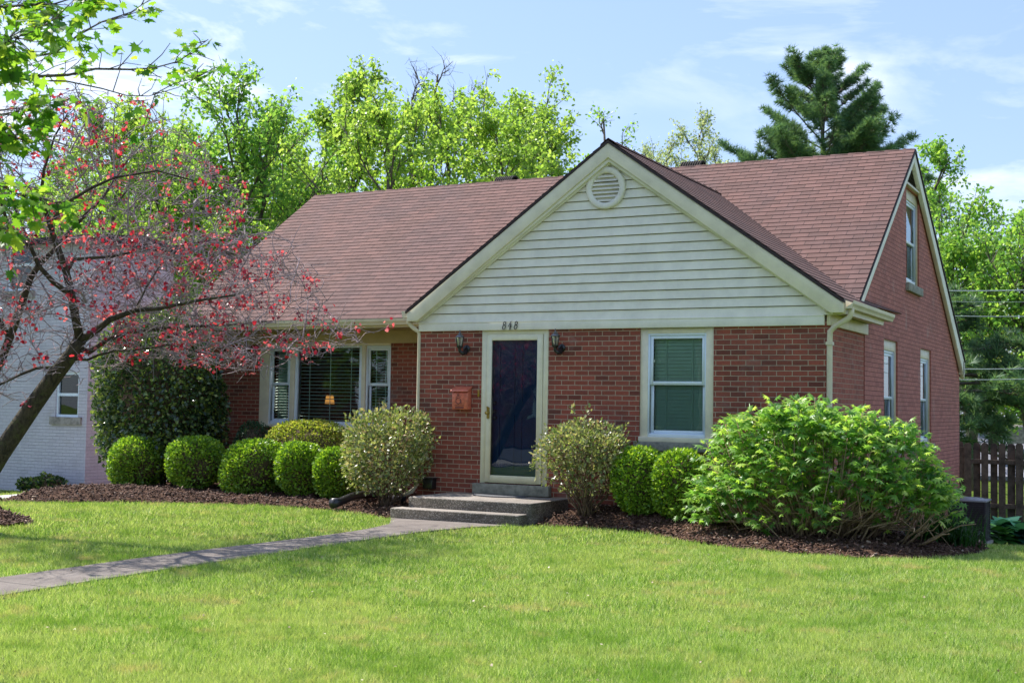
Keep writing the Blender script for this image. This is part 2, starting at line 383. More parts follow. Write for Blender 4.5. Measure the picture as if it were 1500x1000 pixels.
# wing rake boards: two stepped boards each side -----------------------
mb = MB()
def leg(x_end, xin, zin, top, bot, y0, y1, endz):
    s_ = 1 if x_end < 3 else -1
    mb.prism([(x_end, endz+.1), (3.06, top), (3.06, bot), (xin, zin), (x_end, zin)], 'y', y0, y1)
leg(-.147, .03, 2.545, 4.935, 4.735, -.15, -.1, 2.56)
leg(6.267, 6.10, 2.545, 4.935, 4.735, -.15, -.1, 2.56)
mb.build('rake_board', M['trim'], house, bevel=.004)
mb = MB()
mb.prism([(.0, 2.66), (3.06, 4.815), (3.06, 4.68), (.0, 2.528)], 'y', -.115, -.035)
mb.prism([(6.12, 2.66), (3.06, 4.815), (3.06, 4.68), (6.12, 2.528)], 'y', -.115, -.035)
mb.prism([(.03, 2.57), (3.06, 4.705), (3.06, 4.66), (.09, 2.57)], 'y', -.06, -.03)
mb.prism([(6.09, 2.57), (3.06, 4.705), (3.06, 4.66), (6.03, 2.57)], 'y', -.06, -.03)
mb.build('rake_moulding', M['siding'], house, bevel=.004)
mb = MB(); mb.box(0.0, 6.0, -.045, .03, ZF, 2.528); mb.box(0.0, 6.0, -.052, -.04, 2.512, 2.53); mb.build('frieze_board', M['siding'], house, bevel=.003)
# clapboards -----------------------------------------------------------
mb = MB(); h = .127; z = 2.53; i = 0
while z < 4.7:
    z1 = min(z+h, 4.74); half = lambda zz: max(.0, (4.80-zz)/SW)
    z1 -= .0105
    xa, xb, xc, xd = 3.06-half(z), 3.06+half(z), 3.06+half(z1), 3.06-half(z1)
    mb.add([(xa, -.034, z), (xb, -.034, z), (xc, -.012, z1), (xd, -.012, z1)])
    mb.add([(xa, .05, z), (xb, .05, z), (xb, -.034, z), (xa, -.034, z)]); mb.add([(xd, -.012, z1), (xc, -.012, z1), (xc, .05, z1), (xd, .05, z1)])
    z += h; i += 1
mb.add([(0, .05, 2.53), (6.12, .05, 2.53), (3.06, .05, 4.7)])
sid = mb.build('siding', M['siding'], house)
mb = MB()                                # the seams of the vinyl lengths
r_ = random.Random(4)
for z_, x_ in ((2.657, 2.0), (2.784, 2.0), (3.038, 2.62), (3.165, 2.62), (3.673, 2.68)):
    mb = MB(); mb.prism([(-.0355, z_+.002), (-.0145, z_+.114), (-.0, z_+.114), (-.0, z_+.002)], 'x', x_, x_+.1); mb.build('siding_lap', M['siding'], sid)
# round louvred gable vent ---------------------------------------------
vc = (3.06-.07, -.03, 4.335)
mb = MB(); mb.lathe([(.292, 0), (.292, .035), (.275, .045), (.215, .045), (.205, .03), (.205, 0)], vc, 48, 'y'); gv = mb.build('gable_vent', M['siding'], house)
mb = MB(); mb.lathe([(.0, 0), (.21, 0)], (vc[0], -.012, vc[2]), 32, 'y'); mb.build('backing', M['dark'], gv)
for k in range(7):
    zz = vc[2]-.165+k*.055; hw = math.sqrt(max(.001, .206**2-(zz-vc[2])**2)); mb = MB()
    mb.add([(vc[0]-hw, -.066, zz-.018), (vc[0]+hw, -.066, zz-.018), (vc[0]+hw, -.02, zz+.03), (vc[0]-hw, -.02, zz+.03)])
    mb.add([(vc[0]-hw, -.066, zz-.022), (vc[0]+hw, -.066, zz-.022), (vc[0]+hw, -.066, zz-.014), (vc[0]-hw, -.066, zz-.014)])
    mb.build('louvre', M['siding'], gv)
# right gable: rake boards, triangular vent ----------------------------
mb = MB()
mb.prism([(EY+.25, 2.80), (YR, ZR-.04), (YR, ZR-.2), (EY+.25, 2.64)], 'x', W+.03, W+.1)
mb.prism([(10.75, 2.33), (YR, ZR-.04), (YR, ZR-.24), (10.62, 2.12), (10.75, 2.0)], 'x', W+.03, W+.1)
mb.box(W-.3, W+.1, 10.62, 10.82, 2.1, 2.36)
mb.build('rake_board', M['siding'], house, bevel=.004)
mb = MB(); mb.prism([(YR-.55, 5.03), (YR+.6, 5.03), (YR, 5.44)], 'x', gx+.002, gx+.014); tv = mb.build('triangle_vent', M['dark'], house)
for k in range(6):
    zz = 5.06+k*.062; mb = MB(); t = (5.44-zz)/.41; ya, yb = YR-.52*t, YR+.56*t
    mb.add([(gx+.055, ya, zz-.012), (gx+.055, yb, zz-.012), (gx+.014, yb, zz+.028), (gx+.014, ya, zz+.028)]); mb.build('louvre', M['siding'], tv)
mb = MB(); mb.box(gx, gx+.06, YR-.6, YR+.66, 5.0, 5.035); mb.build('vent_sill', M['cream'], tv)
# ridge vents ----------------------------------------------------------
for x in (-1.62, 2.2):
    mb = MB(); 
    for k in range(9):
        y = YR+.25; a = x-.18+k*.045
        mb.tube([(a, y+.22*math.cos(t), ZR-.12+.26*math.sin(t)) for t in np.linspace(0, PI, 9)], .02, 5)
    mb.box(x-.2, x+.2, YR+.08, YR+.42, ZR-.25, ZR+.06)
    mb.build('roof_vent', M['dark'], house)
# right eave box of the wing -------------------------------------------
mb = MB(); mb.box(W+.002, W+.26, -.12, 2.2, 2.56, 2.60); mb.box(W+.2, W+.262, -.1, 2.16, 2.53, 2.70); mb.build('soffit', M['cream'], house)
mb = MB(); mb.box(W+.002, W+.05, .0, 2.18, ZF, 2.55); mb.build('frieze_board', M['cream'], house, bevel=.003)
def gutter(mb, p0, p1, along):
    # k-style profile: flat bottom, ogee face
    pr = [(0, 0), (.075, 0), (.085, .03), (.105, .06), (.11, .1), (.098, .1), (.092, .07), (.0, .012)]
    if along == 'y': mb.prism([(p0[0]+a, p0[2]+b) for a, b in pr], 'y', p0[1], p1[1])
    else: mb.prism([(p0[1]-a, p0[2]+b) for a, b in pr], 'x', p0[0], p1[0])
mb = MB(); gutter(mb, (W+.262, -.12, 2.595), (0, 2.42, 0), 'y'); mb.build('gutter', M['cream'], house)
mb = MB(); gutter(mb, (XL-.11, EY+.06, 2.595), (-.03, 0, 0), 'x'); mb.build('gutter', M['cream'], house)
mb = MB(); mb.prism([(-.147-.0, 2.6), (-.15-.09, 2.6), (-.15-.11, 2.7), (-.15, 2.7)], 'y', -.12, 1.15); mb.build('gutter', M['cream'], house)
# main eave: fascia, soffit, frieze above the window
mb = MB(); mb.box(XL-.1, -.02, EY+.06, EY+.09, 2.56, 2.69); mb.build('fascia', M['cream'], house)
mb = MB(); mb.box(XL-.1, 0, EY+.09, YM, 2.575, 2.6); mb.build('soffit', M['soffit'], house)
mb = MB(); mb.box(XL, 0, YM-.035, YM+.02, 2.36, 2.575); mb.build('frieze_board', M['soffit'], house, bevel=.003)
# downspouts -----------------------------------------------------------
mb = MB(); r = .036
mb.tube([(W+.315, -.03, 2.61), (W+.315, -.03, 2.55), (W+.29, -.03, 2.49), (W+.1, -.0, 2.38), (W+.045, .0, 2.32), (W+.04, .0, 2.2), (W+.04, .0, -.1), (W+.06, -.05, -.22), (W+.2, -.2, -.26)], r, 12)
for z in (2.15, .9): mb.box(W+.0, W+.085, -.045, .045, z, z+.04)
mb.build('downspout', M['cream'], house, smooth=True)
mb = MB()
mb.tube([(-.18, -.06, 2.62), (-.17, -.06, 2.54), (-.1, -.05, 2.46), (-.02, -.01, 2.40), (-.012, .0, 2.34), (-.012, .0, .13), (-.05, -.06, .05), (-.16, -.12, -.02)], [.034, .034, .034, .03, .026, .026, .034, .034], 12)
mb.build('downspout', M['cream'], house, smooth=True)
# foundation seen beside the stoop is brick too; door sill -------------
mb = MB(); mb.box(.98, 2.2, -.09, .02, .07, .215); mb.build('door_sill', M['stone'], house, bevel=.006)
mb = MB(); mb.box(3.44, 4.62, -.06, .1, .755, .875); mb.build('window_sill', M['stone'], house, bevel=.006)

# --- windows ----------------------------------------------------------
def T(plane, at):
    return (lambda a, d, z: (a, at+d, z)) if plane == 'y' else (lambda a, d, z: (at-d, a, z))
def fbox(mb, T_, a0, a1, d0, d1, z0, z1):
    p, q = T_(a0, d0, z0), T_(a1, d1, z1); mb.box(min(p[0], q[0]), max(p[0], q[0]), min(p[1], q[1]), max(p[1], q[1]), z0, z1)
def frame(mb, T_, a0, a1, d0, d1, z0, z1, w, wt=None, wb=None):
    wt = wt or w; wb = wb or w
    fbox(mb, T_, a0, a0+w, d0, d1, z0, z1); fbox(mb, T_, a1-w, a1, d0, d1, z0, z1)
    fbox(mb, T_, a0+w, a1-w, d0, d1, z1-wt, z1); fbox(mb, T_, a0+w, a1-w, d0, d1, z0, z0+wb)
def sash_window(plane, at, a0, a1, z0, z1, depth, gl, blinds=None, mid=.5, fw=.035, sw=.045, trimw=0, slat=.028):
    T_ = T(plane, at)
    mb = MB(); frame(mb, T_, a0, a1, depth-.045, depth+.05, z0, z1, fw, fw, fw+.02); wf = mb.build('window', M['window_white'], house, bevel=.003)
    zm = z0+(z1-z0)*mid
    mb = MB(); frame(mb, T_, a0+fw, a1-fw, depth-.03, depth, zm-.022, z1-fw, sw); mb.build('sash', M['window_white'], wf, bevel=.003)
    mb = MB(); frame(mb, T_, a0+fw, a1-fw, depth+.004, depth+.034, z0+fw+.02, zm+.022, sw); mb.build('sash', M['window_white'], wf, bevel=.003)
    for (za, zb, d) in ((zm, z1-fw-sw+.01, depth-.018), (z0+fw+sw, zm, depth+.018)):
        mb = MB(); mb.add([T_(a0+fw+sw-.01, d, za), T_(a1-fw-sw+.01, d, za), T_(a1-fw-sw+.01, d, zb), T_(a0+fw+sw-.01, d, zb)]); mb.build('pane', M['screen_glass'] if gl is M['tint_glass'] and d > depth else gl, wf)
    if blinds: blind(wf, T_, a0+fw+.02, a1-fw-.02, depth+.075, z0+fw, z1-fw, blinds, slat)
    return wf
def blind(par, T_, a0, a1, d, z0, z1, kind, slat):
    mb = MB(); z = z0+.02
    tilt = (.012, slat*.9) if kind == 'shut' else (.02, .012)
    while z < z1:
        mb.add([T_(a0, d-tilt[0], z-tilt[1]*.55), T_(a1, d-tilt[0], z-tilt[1]*.55), T_(a1, d+tilt[0], z+tilt[1]*.55), T_(a0, d+tilt[0], z+tilt[1]*.55)])
        z += slat
    n = 3 if a1-a0 > .8 else 2
    for k in range(n):
        a = a0+(a1-a0)*(k+.5)/n; fbox(mb, T_, a-.006, a+.006, d-.03, d-.026, z0, z1)
    mb.build('blind', M['blind'], par)
# front double window of the wing with its cream surround
mb = MB(); T_ = T('y', 0); frame(mb, T_, 3.5, 4.54, .02, .09, .93, ZF, .11, .075, .0001); mb.box(3.5, 4.54, -.03, .09, .876, .94)
sur = mb.build('window_surround', M['trim'], house, bevel=.004)
sash_window('y', 0, 3.6, 4.45, .93, 2.335, .07, M['tint_glass'], 'shut', mid=.52, slat=.048)
# triple window of the main front
mb = MB(); T_ = T('y', YM)
mb.box(-4.78, -1.97, YM-.02, YM+.12, 2.325, 2.37)
for a, b in ((-4.78, -4.58), (-4.1, -4.0), (-2.56, -2.48)): fbox(mb, T_, a, b, -.02, .12, .92, 2.325)
mb.box(-4.78, -1.97, YM-.05, YM+.12, .88, .93)
mb.build('window_surround', M['trim'], house, bevel=.004)
sash_window('y', YM, -4.58, -4.1, .93, 2.32, .05, M['glass'], 'open', mid=.52, slat=.05)
sash_window('y', YM, -2.48, -1.975, .93, 2.32, .05, M['glass'], 'open', mid=.52, slat=.05)
T_ = T('y', YM)
mb = MB(); frame(mb, T_, -4.0, -2.56, 0, .1, .93, 2.32, .06, .03, .07); pw = mb.build('window', M['window_white'], house, bevel=.003)
mb = MB(); mb.add([T_(-3.96, .045, .97), T_(-2.6, .045, .97), T_(-2.6, .045, 2.3), T_(-3.96, .045, 2.3)]); mb.build('pane', M['glass'], pw)
blind(pw, T_, -3.95, -2.61, .1, 1.0, 2.28, 'open', .062)
# curtain behind the left light, dark rooms behind the glass
mb = MB()
for k in range(14):
    a = -4.56+k*.014; mb.add([(a, YM+.24+.02*(k % 2), .95), (a+.014, YM+.24+.02*((k+1) % 2), .95), (a+.014, YM+.24+.02*((k+1) % 2), 2.3), (a, YM+.24+.02*(k % 2), 2.3)])
mb.build('curtain', M['curtain'], house)
# right side windows
for (a0, a1, z0, z1) in gh:
    mb = MB(); T_ = T('x', gx); frame(mb, T_, a0, a1, .03, .13, z0, z1, .09, .16, .04); mb.build('window_surround', M['cream'], house, bevel=.004)
    sash_window('x', gx, a0+.09, a1-.09, z0+.04, z1-.16, .09, M['glass'], None, mid=.5)
    mb = MB(); mb.box(gx-.06, gx+.06, a0-.06, a1+.06, z0-.13, z0+.002); mb.build('window_sill', M['stone'], house, bevel=.006)
# --- storm door and the navy door behind ------------------------------
T_ = T('y', 0)
mb = MB(); frame(mb, T_, 1.058, 2.122, .0, .09, .216, ZF-.002, .075, .06, .001); mb.build('door_frame', M['door_frame'], house, bevel=.004)
mb = MB(); frame(mb, T_, 1.14, 2.04, -.015, .03, .235, 2.335, .085, .08, .1); sd = mb.build('storm_door', M['door_frame'], house, bevel=.006)
mb = MB(); mb.add([(1.22, .008, .33), (1.96, .008, .33), (1.96, .008, 2.26), (1.22, .008, 2.26)]); mb.build('pane', M['door_glass'], sd)
mb = MB(); mb.lathe([(.0, 0), (.028, 0), (.028, .012), (.012, .02), (.012, .045), (.024, .055), (.022, .07), (0, .075)], (1.185, -.014, 1.22), 16, 'y')
mb.box(1.165, 1.205, -.03, -.014, 1.14, 1.3); mb.box(1.175, 1.19, -.06, -.03, 1.29, 1.31); mb.build('handle', M['brass'], sd, smooth=False)
mb = MB(); mb.box(1.12, 2.08, .085, .12, .23, 2.36)
for (a, b, c, d) in ((1.3, 1.56, 1.35, 2.2), (1.66, 1.92, 1.35, 2.2), (1.3, 1.56, .42, 1.2), (1.66, 1.92, .42, 1.2)):
    frame(mb, T_, a, b, .072, .09, c, d, .02)
fd = mb.build('front_door', M['navy'], house)
mb = MB()
for z in (1.36, 1.24, 1.15):
    mb = MB(); mb.lathe([(0, 0), (.026, 0), (.026, .01), (.014, .02), (.024, .035), (0, .045)], (1.255, .08, z), 14, 'y'); mb.build('door_knob', M['steel'], fd)
# doorbell
mb = MB(); mb.box(1.0, 1.03, -.016, 0, 1.45, 1.55); mb.build('doorbell', M['brass'], house, bevel=.003)
# little black box at the foot of the wall, spigot box
mb = MB(); mb.box(.17, .33, -.12, .0, .1, .24); mb.box(.155, .345, -.14, 0, .24, .262); mb.build('vent_box', M['black'], house, bevel=.004)
mb = MB(); mb.box(gx, gx+.12, 4.9, 5.1, -.42, -.15); mb.tube([(gx+.05, 5, -.42), (gx+.05, 5, -1.4)], .02, 8); mb.build('meter_box', M['black'], house, bevel=.01)
# --- house number 8 4 8, slanted iron figures -------------------------
def digit(ch, x, z, h):
    mb = MB(); w = h*.5; y = -.058; sh = .18
    P = lambda u, v: (x+u*w+v*h*sh, y, z+v*h)
    def stroke(pts, r): mb.tube([P(*p) for p in pts], r, 6)
    if ch == '8':
        t = np.linspace(0, 2*PI, 19)
        mid = [(.5+.33*math.cos(a), .76+.21*math.sin(a)) for a in t]; stroke(mid, [.0046+.001*abs(math.cos(a)) for a in t])
        mid = [(.5+.43*math.cos(a), .28+.27*math.sin(a)) for a in t]; stroke(mid, [.0048+.0014*abs(math.cos(a)) for a in t])
    else:
        stroke([(.62, 1.0), (.02, .36), (.98, .36)], [.0055, .005, .005]); stroke([(.66, .74), (.66, 0)], .0075); stroke([(.48, 0), (.86, 0)], .005)
    return mb.build('number_digit', M['black'], house)
for i, ch in enumerate('848'): digit(ch, 1.405+i*.094, 2.41, .112)

# --- stoop ------------------------------------------------------------
st = thing('front_steps', (1.5, -.6, -.22), 'two low pebbled concrete steps below the glass storm door', 'steps')
def aggregate():
    m, nt, out = mat('exposed_aggregate'); p = N(nt, 'BsdfPrincipled'); p.inputs['Roughness'].default_value = .88
    tc = N(nt, 'TexCoord'); v = N(nt, 'TexVoronoi'); v.inputs['Scale'].default_value = 75; nt.links.new(tc.outputs['Object'], v.inputs['Vector'])
    r = ramp(nt, [(0, (.09, .075, .055)), (.4, (.2, .16, .12)), (.7, (.3, .25, .2)), (1, (.5, .45, .38))]); 
    s = N(nt, 'SeparateColor'); nt.links.new(v.outputs['Color'], s.inputs[0]); nt.links.new(s.outputs[0], r.inputs[0])
    f = mapr(nt, v.outputs['Distance'], .25, .55, 0, .8); c = mixc(nt, f, r.outputs[0], (.09, .075, .06))
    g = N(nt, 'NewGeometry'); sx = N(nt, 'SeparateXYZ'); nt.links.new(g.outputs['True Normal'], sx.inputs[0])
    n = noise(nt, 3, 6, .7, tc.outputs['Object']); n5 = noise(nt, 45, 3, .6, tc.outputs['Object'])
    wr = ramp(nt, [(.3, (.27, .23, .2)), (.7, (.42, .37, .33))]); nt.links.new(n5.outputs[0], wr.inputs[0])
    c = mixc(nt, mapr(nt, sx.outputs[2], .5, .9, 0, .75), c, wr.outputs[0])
    c = mixc(nt, mapr(nt, n.outputs[0], .5, .7, 0, .6), c, (.06, .055, .035))
    nt.links.new(c, p.inputs['Base Color']); nt.links.new(bump(nt, v.outputs['Distance'], .8, -.006), p.inputs['Normal']); nt.links.new(p.outputs[0], out.inputs[0]); return m
M['aggregate'] = aggregate()
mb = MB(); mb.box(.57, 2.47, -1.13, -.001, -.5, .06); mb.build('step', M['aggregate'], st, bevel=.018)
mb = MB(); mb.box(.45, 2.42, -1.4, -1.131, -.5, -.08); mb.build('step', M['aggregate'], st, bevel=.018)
mb = MB(); mb.prism([(1.5+.42*math.cos(a), -.16-.34*max(0, math.sin(a))) for a in np.linspace(0, PI, 17)], 'z', .062, .075)
tag(mb.build('door_mat', M['rubber'], None), 'dark half round rubber mat lying on the top step at the door', 'doormat')

# --- mailbox ----------------------------------------------------------
mbx = thing('mailbox', (.77, -.06, 1.25), 'copper red metal mailbox with an embossed post horn hung on the brick', 'mailbox')
mb = MB(); mb.prism([(-.125, 1.26), (-.13, 1.5), (-.004, 1.56), (-.004, 1.26)], 'x', .64, .9); body = mb.build('body', M['copper'], mbx, bevel=.012)
mb = MB(); mb.prism([(-.155, 1.515), (-.145, 1.54), (-.02, 1.598), (-.004, 1.598), (-.004, 1.575), (-.13, 1.515)], 'x', .625, .915); mb.build('lid', M['copper'], mbx, bevel=.006)
mb = MB(); y = -.13
mb.tube([(.75+.042*math.cos(a), y, 1.385+.042*math.sin(a)) for a in np.linspace(.4, 2*PI+.2, 16)], [.004+.004*k/15 for k in range(16)], 6)
mb.tube([(.785, y, 1.40), (.8, y, 1.35), (.795, y, 1.34)], .007, 6); mb.tube([(.71, y, 1.44), (.75, y, 1.455), (.79, y, 1.44)], .004, 6)
mb.tube([(.735, y, 1.475), (.752, y, 1.49), (.769, y, 1.475), (.752, y, 1.462), (.735, y, 1.475)], .004, 6)
mb.box(.69, .85, -.133, -.124, 1.315, 1.322); mb.box(.70, .84, -.133, -.124, 1.275, 1.3)
mb.build('emblem', M['copper_dark'], mbx)

# --- wall lanterns ----------------------------------------------------
def lantern_glass():
    m, nt, out = mat('lantern_glass'); g = N(nt, 'BsdfPrincipled'); g.inputs['Base Color'].default_value = (.75, .8, .76, 1); g.inputs['Roughness'].default_value = .15
    g.inputs['Transmission Weight'].default_value = .7; nt.links.new(g.outputs[0], out.inputs[0]); return m
M['lglass'] = lantern_glass(); M['cap'] = plain('sky_lit_metal_cap', (.16, .15, .16), .22, metal=.7)  # cap paler than the black cage: the sky's highlight put into its tone
def lantern(x, label):
    t = thing('wall_lantern', (x, 0, 2.03), label, 'wall lamp', 'lanterns flanking the front door')
    c = (x-.03, -.15, 0)
    mb = MB(); mb.lathe([(0, 2.405), (.008, 2.4), (.012, 2.385), (.006, 2.375), (.012, 2.365), (.03, 2.35), (.035, 2.34), (.05, 2.33), (.072, 2.305), (.074, 2.292), (.0, 2.292)], c, 6); mb.build('cap', M['cap'], t)
    mb = MB(); mb.lathe([(.058, 2.292), (.04, 2.16), (.0, 2.16)], c, 6); mb.build('lamp_glass', M['lglass'], t)
    mb = MB()
    for k in range(6):
        a = 2*PI*k/6; mb.tube([(c[0]+.06*math.cos(a), c[1]+.06*math.sin(a), 2.295), (c[0]+.042*math.cos(a), c[1]+.042*math.sin(a), 2.155)], .0045, 4)
    mb.lathe([(.046, 2.168), (.046, 2.155), (.03, 2.145), (.02, 2.12), (.026, 2.105), (.01, 2.09), (.0, 2.08)], c, 12)
    mb.build('cage', M['black'], t)
    mb = MB(); mb.lathe([(0, .0), (.058, 0), (.055, .012), (.03, .022), (0, .024)], (x, -.001, 2.14), 16, 'y')
    mb.tube([(x, -.01, 2.13), (x, -.05, 2.08), (x-.01, -.1, 2.07), (c[0], c[1], 2.1)], [.04, .036, .03, .022], 10); mb.build('arm', M['black'], t)
lantern(.80, 'black six sided wall lantern on the brick above the copper red mailbox')
lantern(2.33, 'black six sided wall lantern on the brick between the storm door and the double window')

# --- lamp in the front room -------------------------------------------
mb = MB(); mb.box(XL+.1, -.1, YM+.15, YB-.1, .12, .2); mb.box(.1, W-.1, .15, YM+.1, .12, .2); mb.build('floor', M['dark'], house)
LX = -4.02
tl = thing('floor_lamp', (LX, 3.3, .2), 'lit floor lamp with an orange shade glowing behind the picture window blinds', 'lamp')
def emis(name, col, s):
    m, nt, out = mat(name); e = N(nt, 'Emission'); e.inputs[0].default_value = rgb(col); e.inputs[1].default_value = s; nt.links.new(e.outputs[0], out.inputs[0]); return m
mb = MB(); mb.lathe([(.065, 1.47), (.09, 1.31)], (LX, 3.3, 0), 20); mb.build('lamp_shade', emis('glowing_shade', (1, .42, .1), .45), tl)
mb = MB(); mb.lathe([(0, 1.36), (.012, 1.35), (.012, .25), (.12, .22), (.12, .2), (0, .2)], (LX, 3.3, 0), 14); mb.build('lamp_pole', M['dark'], tl)
# ------------------------------------------------------------------ ground
def in_poly(px, py, poly):
    px = np.asarray(px); py = np.asarray(py); c = np.zeros(px.shape, bool); n = len(poly)
    for i in range(n):
        x0, y0 = poly[i]; x1, y1 = poly[(i+1) % n]
        if y0 == y1: continue
        k = ((y0 > py) != (y1 > py)) & (px < (x1-x0)*(py-y0)/(y1-y0)+x0); c ^= k
    return c
def smooth_poly(pts, it=2):
    for _ in range(it):
        q = []
        for i in range(len(pts)):
            a, b = np.array(pts[i]), np.array(pts[(i+1) % len(pts)]); q += [tuple(a*.75+b*.25), tuple(a*.25+b*.75)]
        pts = q
    return pts
def edge_dist(px, py, poly):
    d = np.full(px.shape, 1e9); n = len(poly)
    for i in range(n):
        ax, ay = poly[i]; bx, by = poly[(i+1) % n]; vx, vy = bx-ax, by-ay; L = vx*vx+vy*vy+1e-12
        t = np.clip(((px-ax)*vx+(py-ay)*vy)/L, 0, 1); d = np.minimum(d, np.hypot(px-ax-t*vx, py-ay-t*vy))
    return d
WALK = [(1.12, -1.38), (1.12, -20.0), (1.92, -20.0), (1.88, -9), (1.86, -6), (1.84, -3.2), (2.0, -2.1), (2.3, -1.38), (.5, -1.38), (.72, -1.8), (1.0, -2.4)]
WALK = [(.46, -1.39), (.62, -1.62), (.9, -2.1), (1.05, -2.8), (1.1, -3.6), (1.08, -6), (1.14, -8), (1.16, -15.9), (1.95, -15.9), (1.9, -8.5), (1.82, -5.5), (1.77, -3.9), (1.78, -2.7), (1.98, -1.9), (2.3, -1.39)]
BEDL = smooth_poly([(-5.9, -2.75), (-5.0, -2.65), (-4.3, -2.3), (-3.3, -1.5), (-2.6, -1.15), (-1.7, -.85), (-.6, -.95), (.0, -1.15), (.44, -1.45), (.5, -1.0), (.5, 1.2), (.3, 2.4), (-3, 2.4), (-6, 2.5), (-7.6, 4.2), (-8.6, 3.4), (-7.6, .8), (-6.6, -1.2)])
BEDR = smooth_poly([(2.44, -1.32), (2.44, .2), (4, .3), (6.2, .3), (6.3, 3), (6.3, 6), (7.2, 5.6), (7.5, 3), (7.7, 1), (8.0, -.4), (7.95, -1.35), (7.5, -2.1), (6.9, -2.45), (5.9, -2.5), (5.2, -2.2), (4.6, -1.75), (4.0, -1.25), (3.3, -1.05), (2.8, -1.15)])
def bed_z(x, y, poly):
    d = edge_dist(x, y, poly); k = sstep(d/.5)
    z = ground_z(x, y)+.012+.05*k
    if poly is BEDR: z = z+.15*sstep((y+1.9)/1.7)*k*(1-sstep((x-6.2)/1.2))
    else: z = z+.09*np.exp(-((x+5.6)**2+(y+1.2)**2)/2.2)*k
    return z
def grass_col():
    m, nt, out = mat('lawn_turf'); p = N(nt, 'BsdfPrincipled'); p.inputs['Roughness'].default_value = .9; p.inputs['Specular IOR Level'].default_value = .1
    tc = N(nt, 'TexCoord'); n = noise(nt, 1.1, 6, .65, tc.outputs['Object']); r = ramp(nt, [(.3, (.07, .12, .015)), (.55, (.13, .19, .025)), (.75, (.24, .24, .07))])
    nt.links.new(n.outputs[0], r.inputs[0]); n2 = noise(nt, 60, 4, .7, tc.outputs['Object']); c = mixc(nt, .8, r.outputs[0], n2.outputs[0], 'SOFT_LIGHT')
    nt.links.new(c, p.inputs['Base Color']); nt.links.new(bump(nt, n2.outputs[0], 1, .05), p.inputs['Normal']); nt.links.new(p.outputs[0], out.inputs[0]); return m
M['turf'] = grass_col()
def grid_sheet(name, xs, ys, zf, mt, keep=None, parent=None):
    X, Y = np.meshgrid(xs, ys, indexing='xy'); nx, ny = len(xs), len(ys); Z = zf(X, Y)
    V = np.stack([X.ravel(), Y.ravel(), Z.ravel()], 1); i = np.arange((nx-1)*(ny-1)); a = (i//(nx-1))*nx+i % (nx-1)
    Fq = np.stack([a, a+1, a+1+nx, a+nx], 1)
    if keep is not None:
        k = keep(X, Y).ravel(); Fq = Fq[k[Fq].all(1)]
        used = np.unique(Fq); mp = np.full(len(V), -1); mp[used] = np.arange(len(used)); V = V[used]; Fq = mp[Fq]
    return raw_mesh(name, V, Fq, np.full(len(Fq), 4), mt, parent, V[Fq.ravel()][:, :2], True)
def spread_axis(lo, hi, flo, fhi, fine, coarse):
    a = [lo]; 
    while a[-1] < hi: a.append(a[-1]+(fine if flo < a[-1] < fhi else coarse))
    return np.array(a)
gx_ = np.concatenate([[-900, -400, -200, -100, -60], spread_axis(-40, 40, -12, 14, .25, 2), [60, 100, 200, 400, 900]])
gy_ = np.concatenate([[-300, -150, -80, -60], spread_axis(-50, 60, -16, 16, .25, 2), [90, 150, 300, 600, 1000]])
def far_ground(x, y): return ground_z(np.clip(x, -60, 60), np.clip(y, -60, 90))
structure(grid_sheet('ground', gx_, gy_, far_ground, M['turf']))
# --- walkway ----------------------------------------------------------
def walk_mat():
    m, nt, out = mat('worn_concrete_walk'); p = N(nt, 'BsdfPrincipled'); p.inputs['Roughness'].default_value = .9
    tc = N(nt, 'TexCoord'); n = noise(nt, 2.2, 7, .68, tc.outputs['Object']); n2 = noise(nt, 55, 4, .7, tc.outputs['Object'])
    r = ramp(nt, [(.3, (.12, .1, .088)), (.5, (.19, .16, .14)), (.7, (.27, .235, .21))]); nt.links.new(n.outputs[0], r.inputs[0]); c = mixc(nt, .7, r.outputs[0], n2.outputs[0], 'SOFT_LIGHT')
    v = N(nt, 'TexVoronoi'); v.inputs['Scale'].default_value = 60; nt.links.new(tc.outputs['Object'], v.inputs['Vector']); c = mixc(nt, mapr(nt, v.outputs['Distance'], .3, .7, 0, .45), c, (.13, .1, .09))
    sx = N(nt, 'SeparateXYZ'); nt.links.new(tc.outputs['Object'], sx.inputs[0])
    md = N(nt, 'Math', operation='MODULO'); ab = N(nt, 'Math', operation='ABSOLUTE'); nt.links.new(sx.outputs[1], ab.inputs[0]); nt.links.new(ab.outputs[0], md.inputs[0]); md.inputs[1].default_value = 1.22
    lt = N(nt, 'Math', operation='LESS_THAN'); nt.links.new(md.outputs[0], lt.inputs[0]); lt.inputs[1].default_value = .018; c = mixc(nt, lt.outputs[0], c, (.04, .035, .03))
    nt.links.new(c, p.inputs['Base Color']); nt.links.new(bump(nt, n2.outputs[0], .6, .01), p.inputs['Normal']); nt.links.new(p.outputs[0], out.inputs[0]); return m
M['walk'] = walk_mat()
walk_keep = lambda X, Y: in_poly(X, Y, WALK)
mb = MB(); zw = lambda p: float(ground_z(p[0], p[1]))
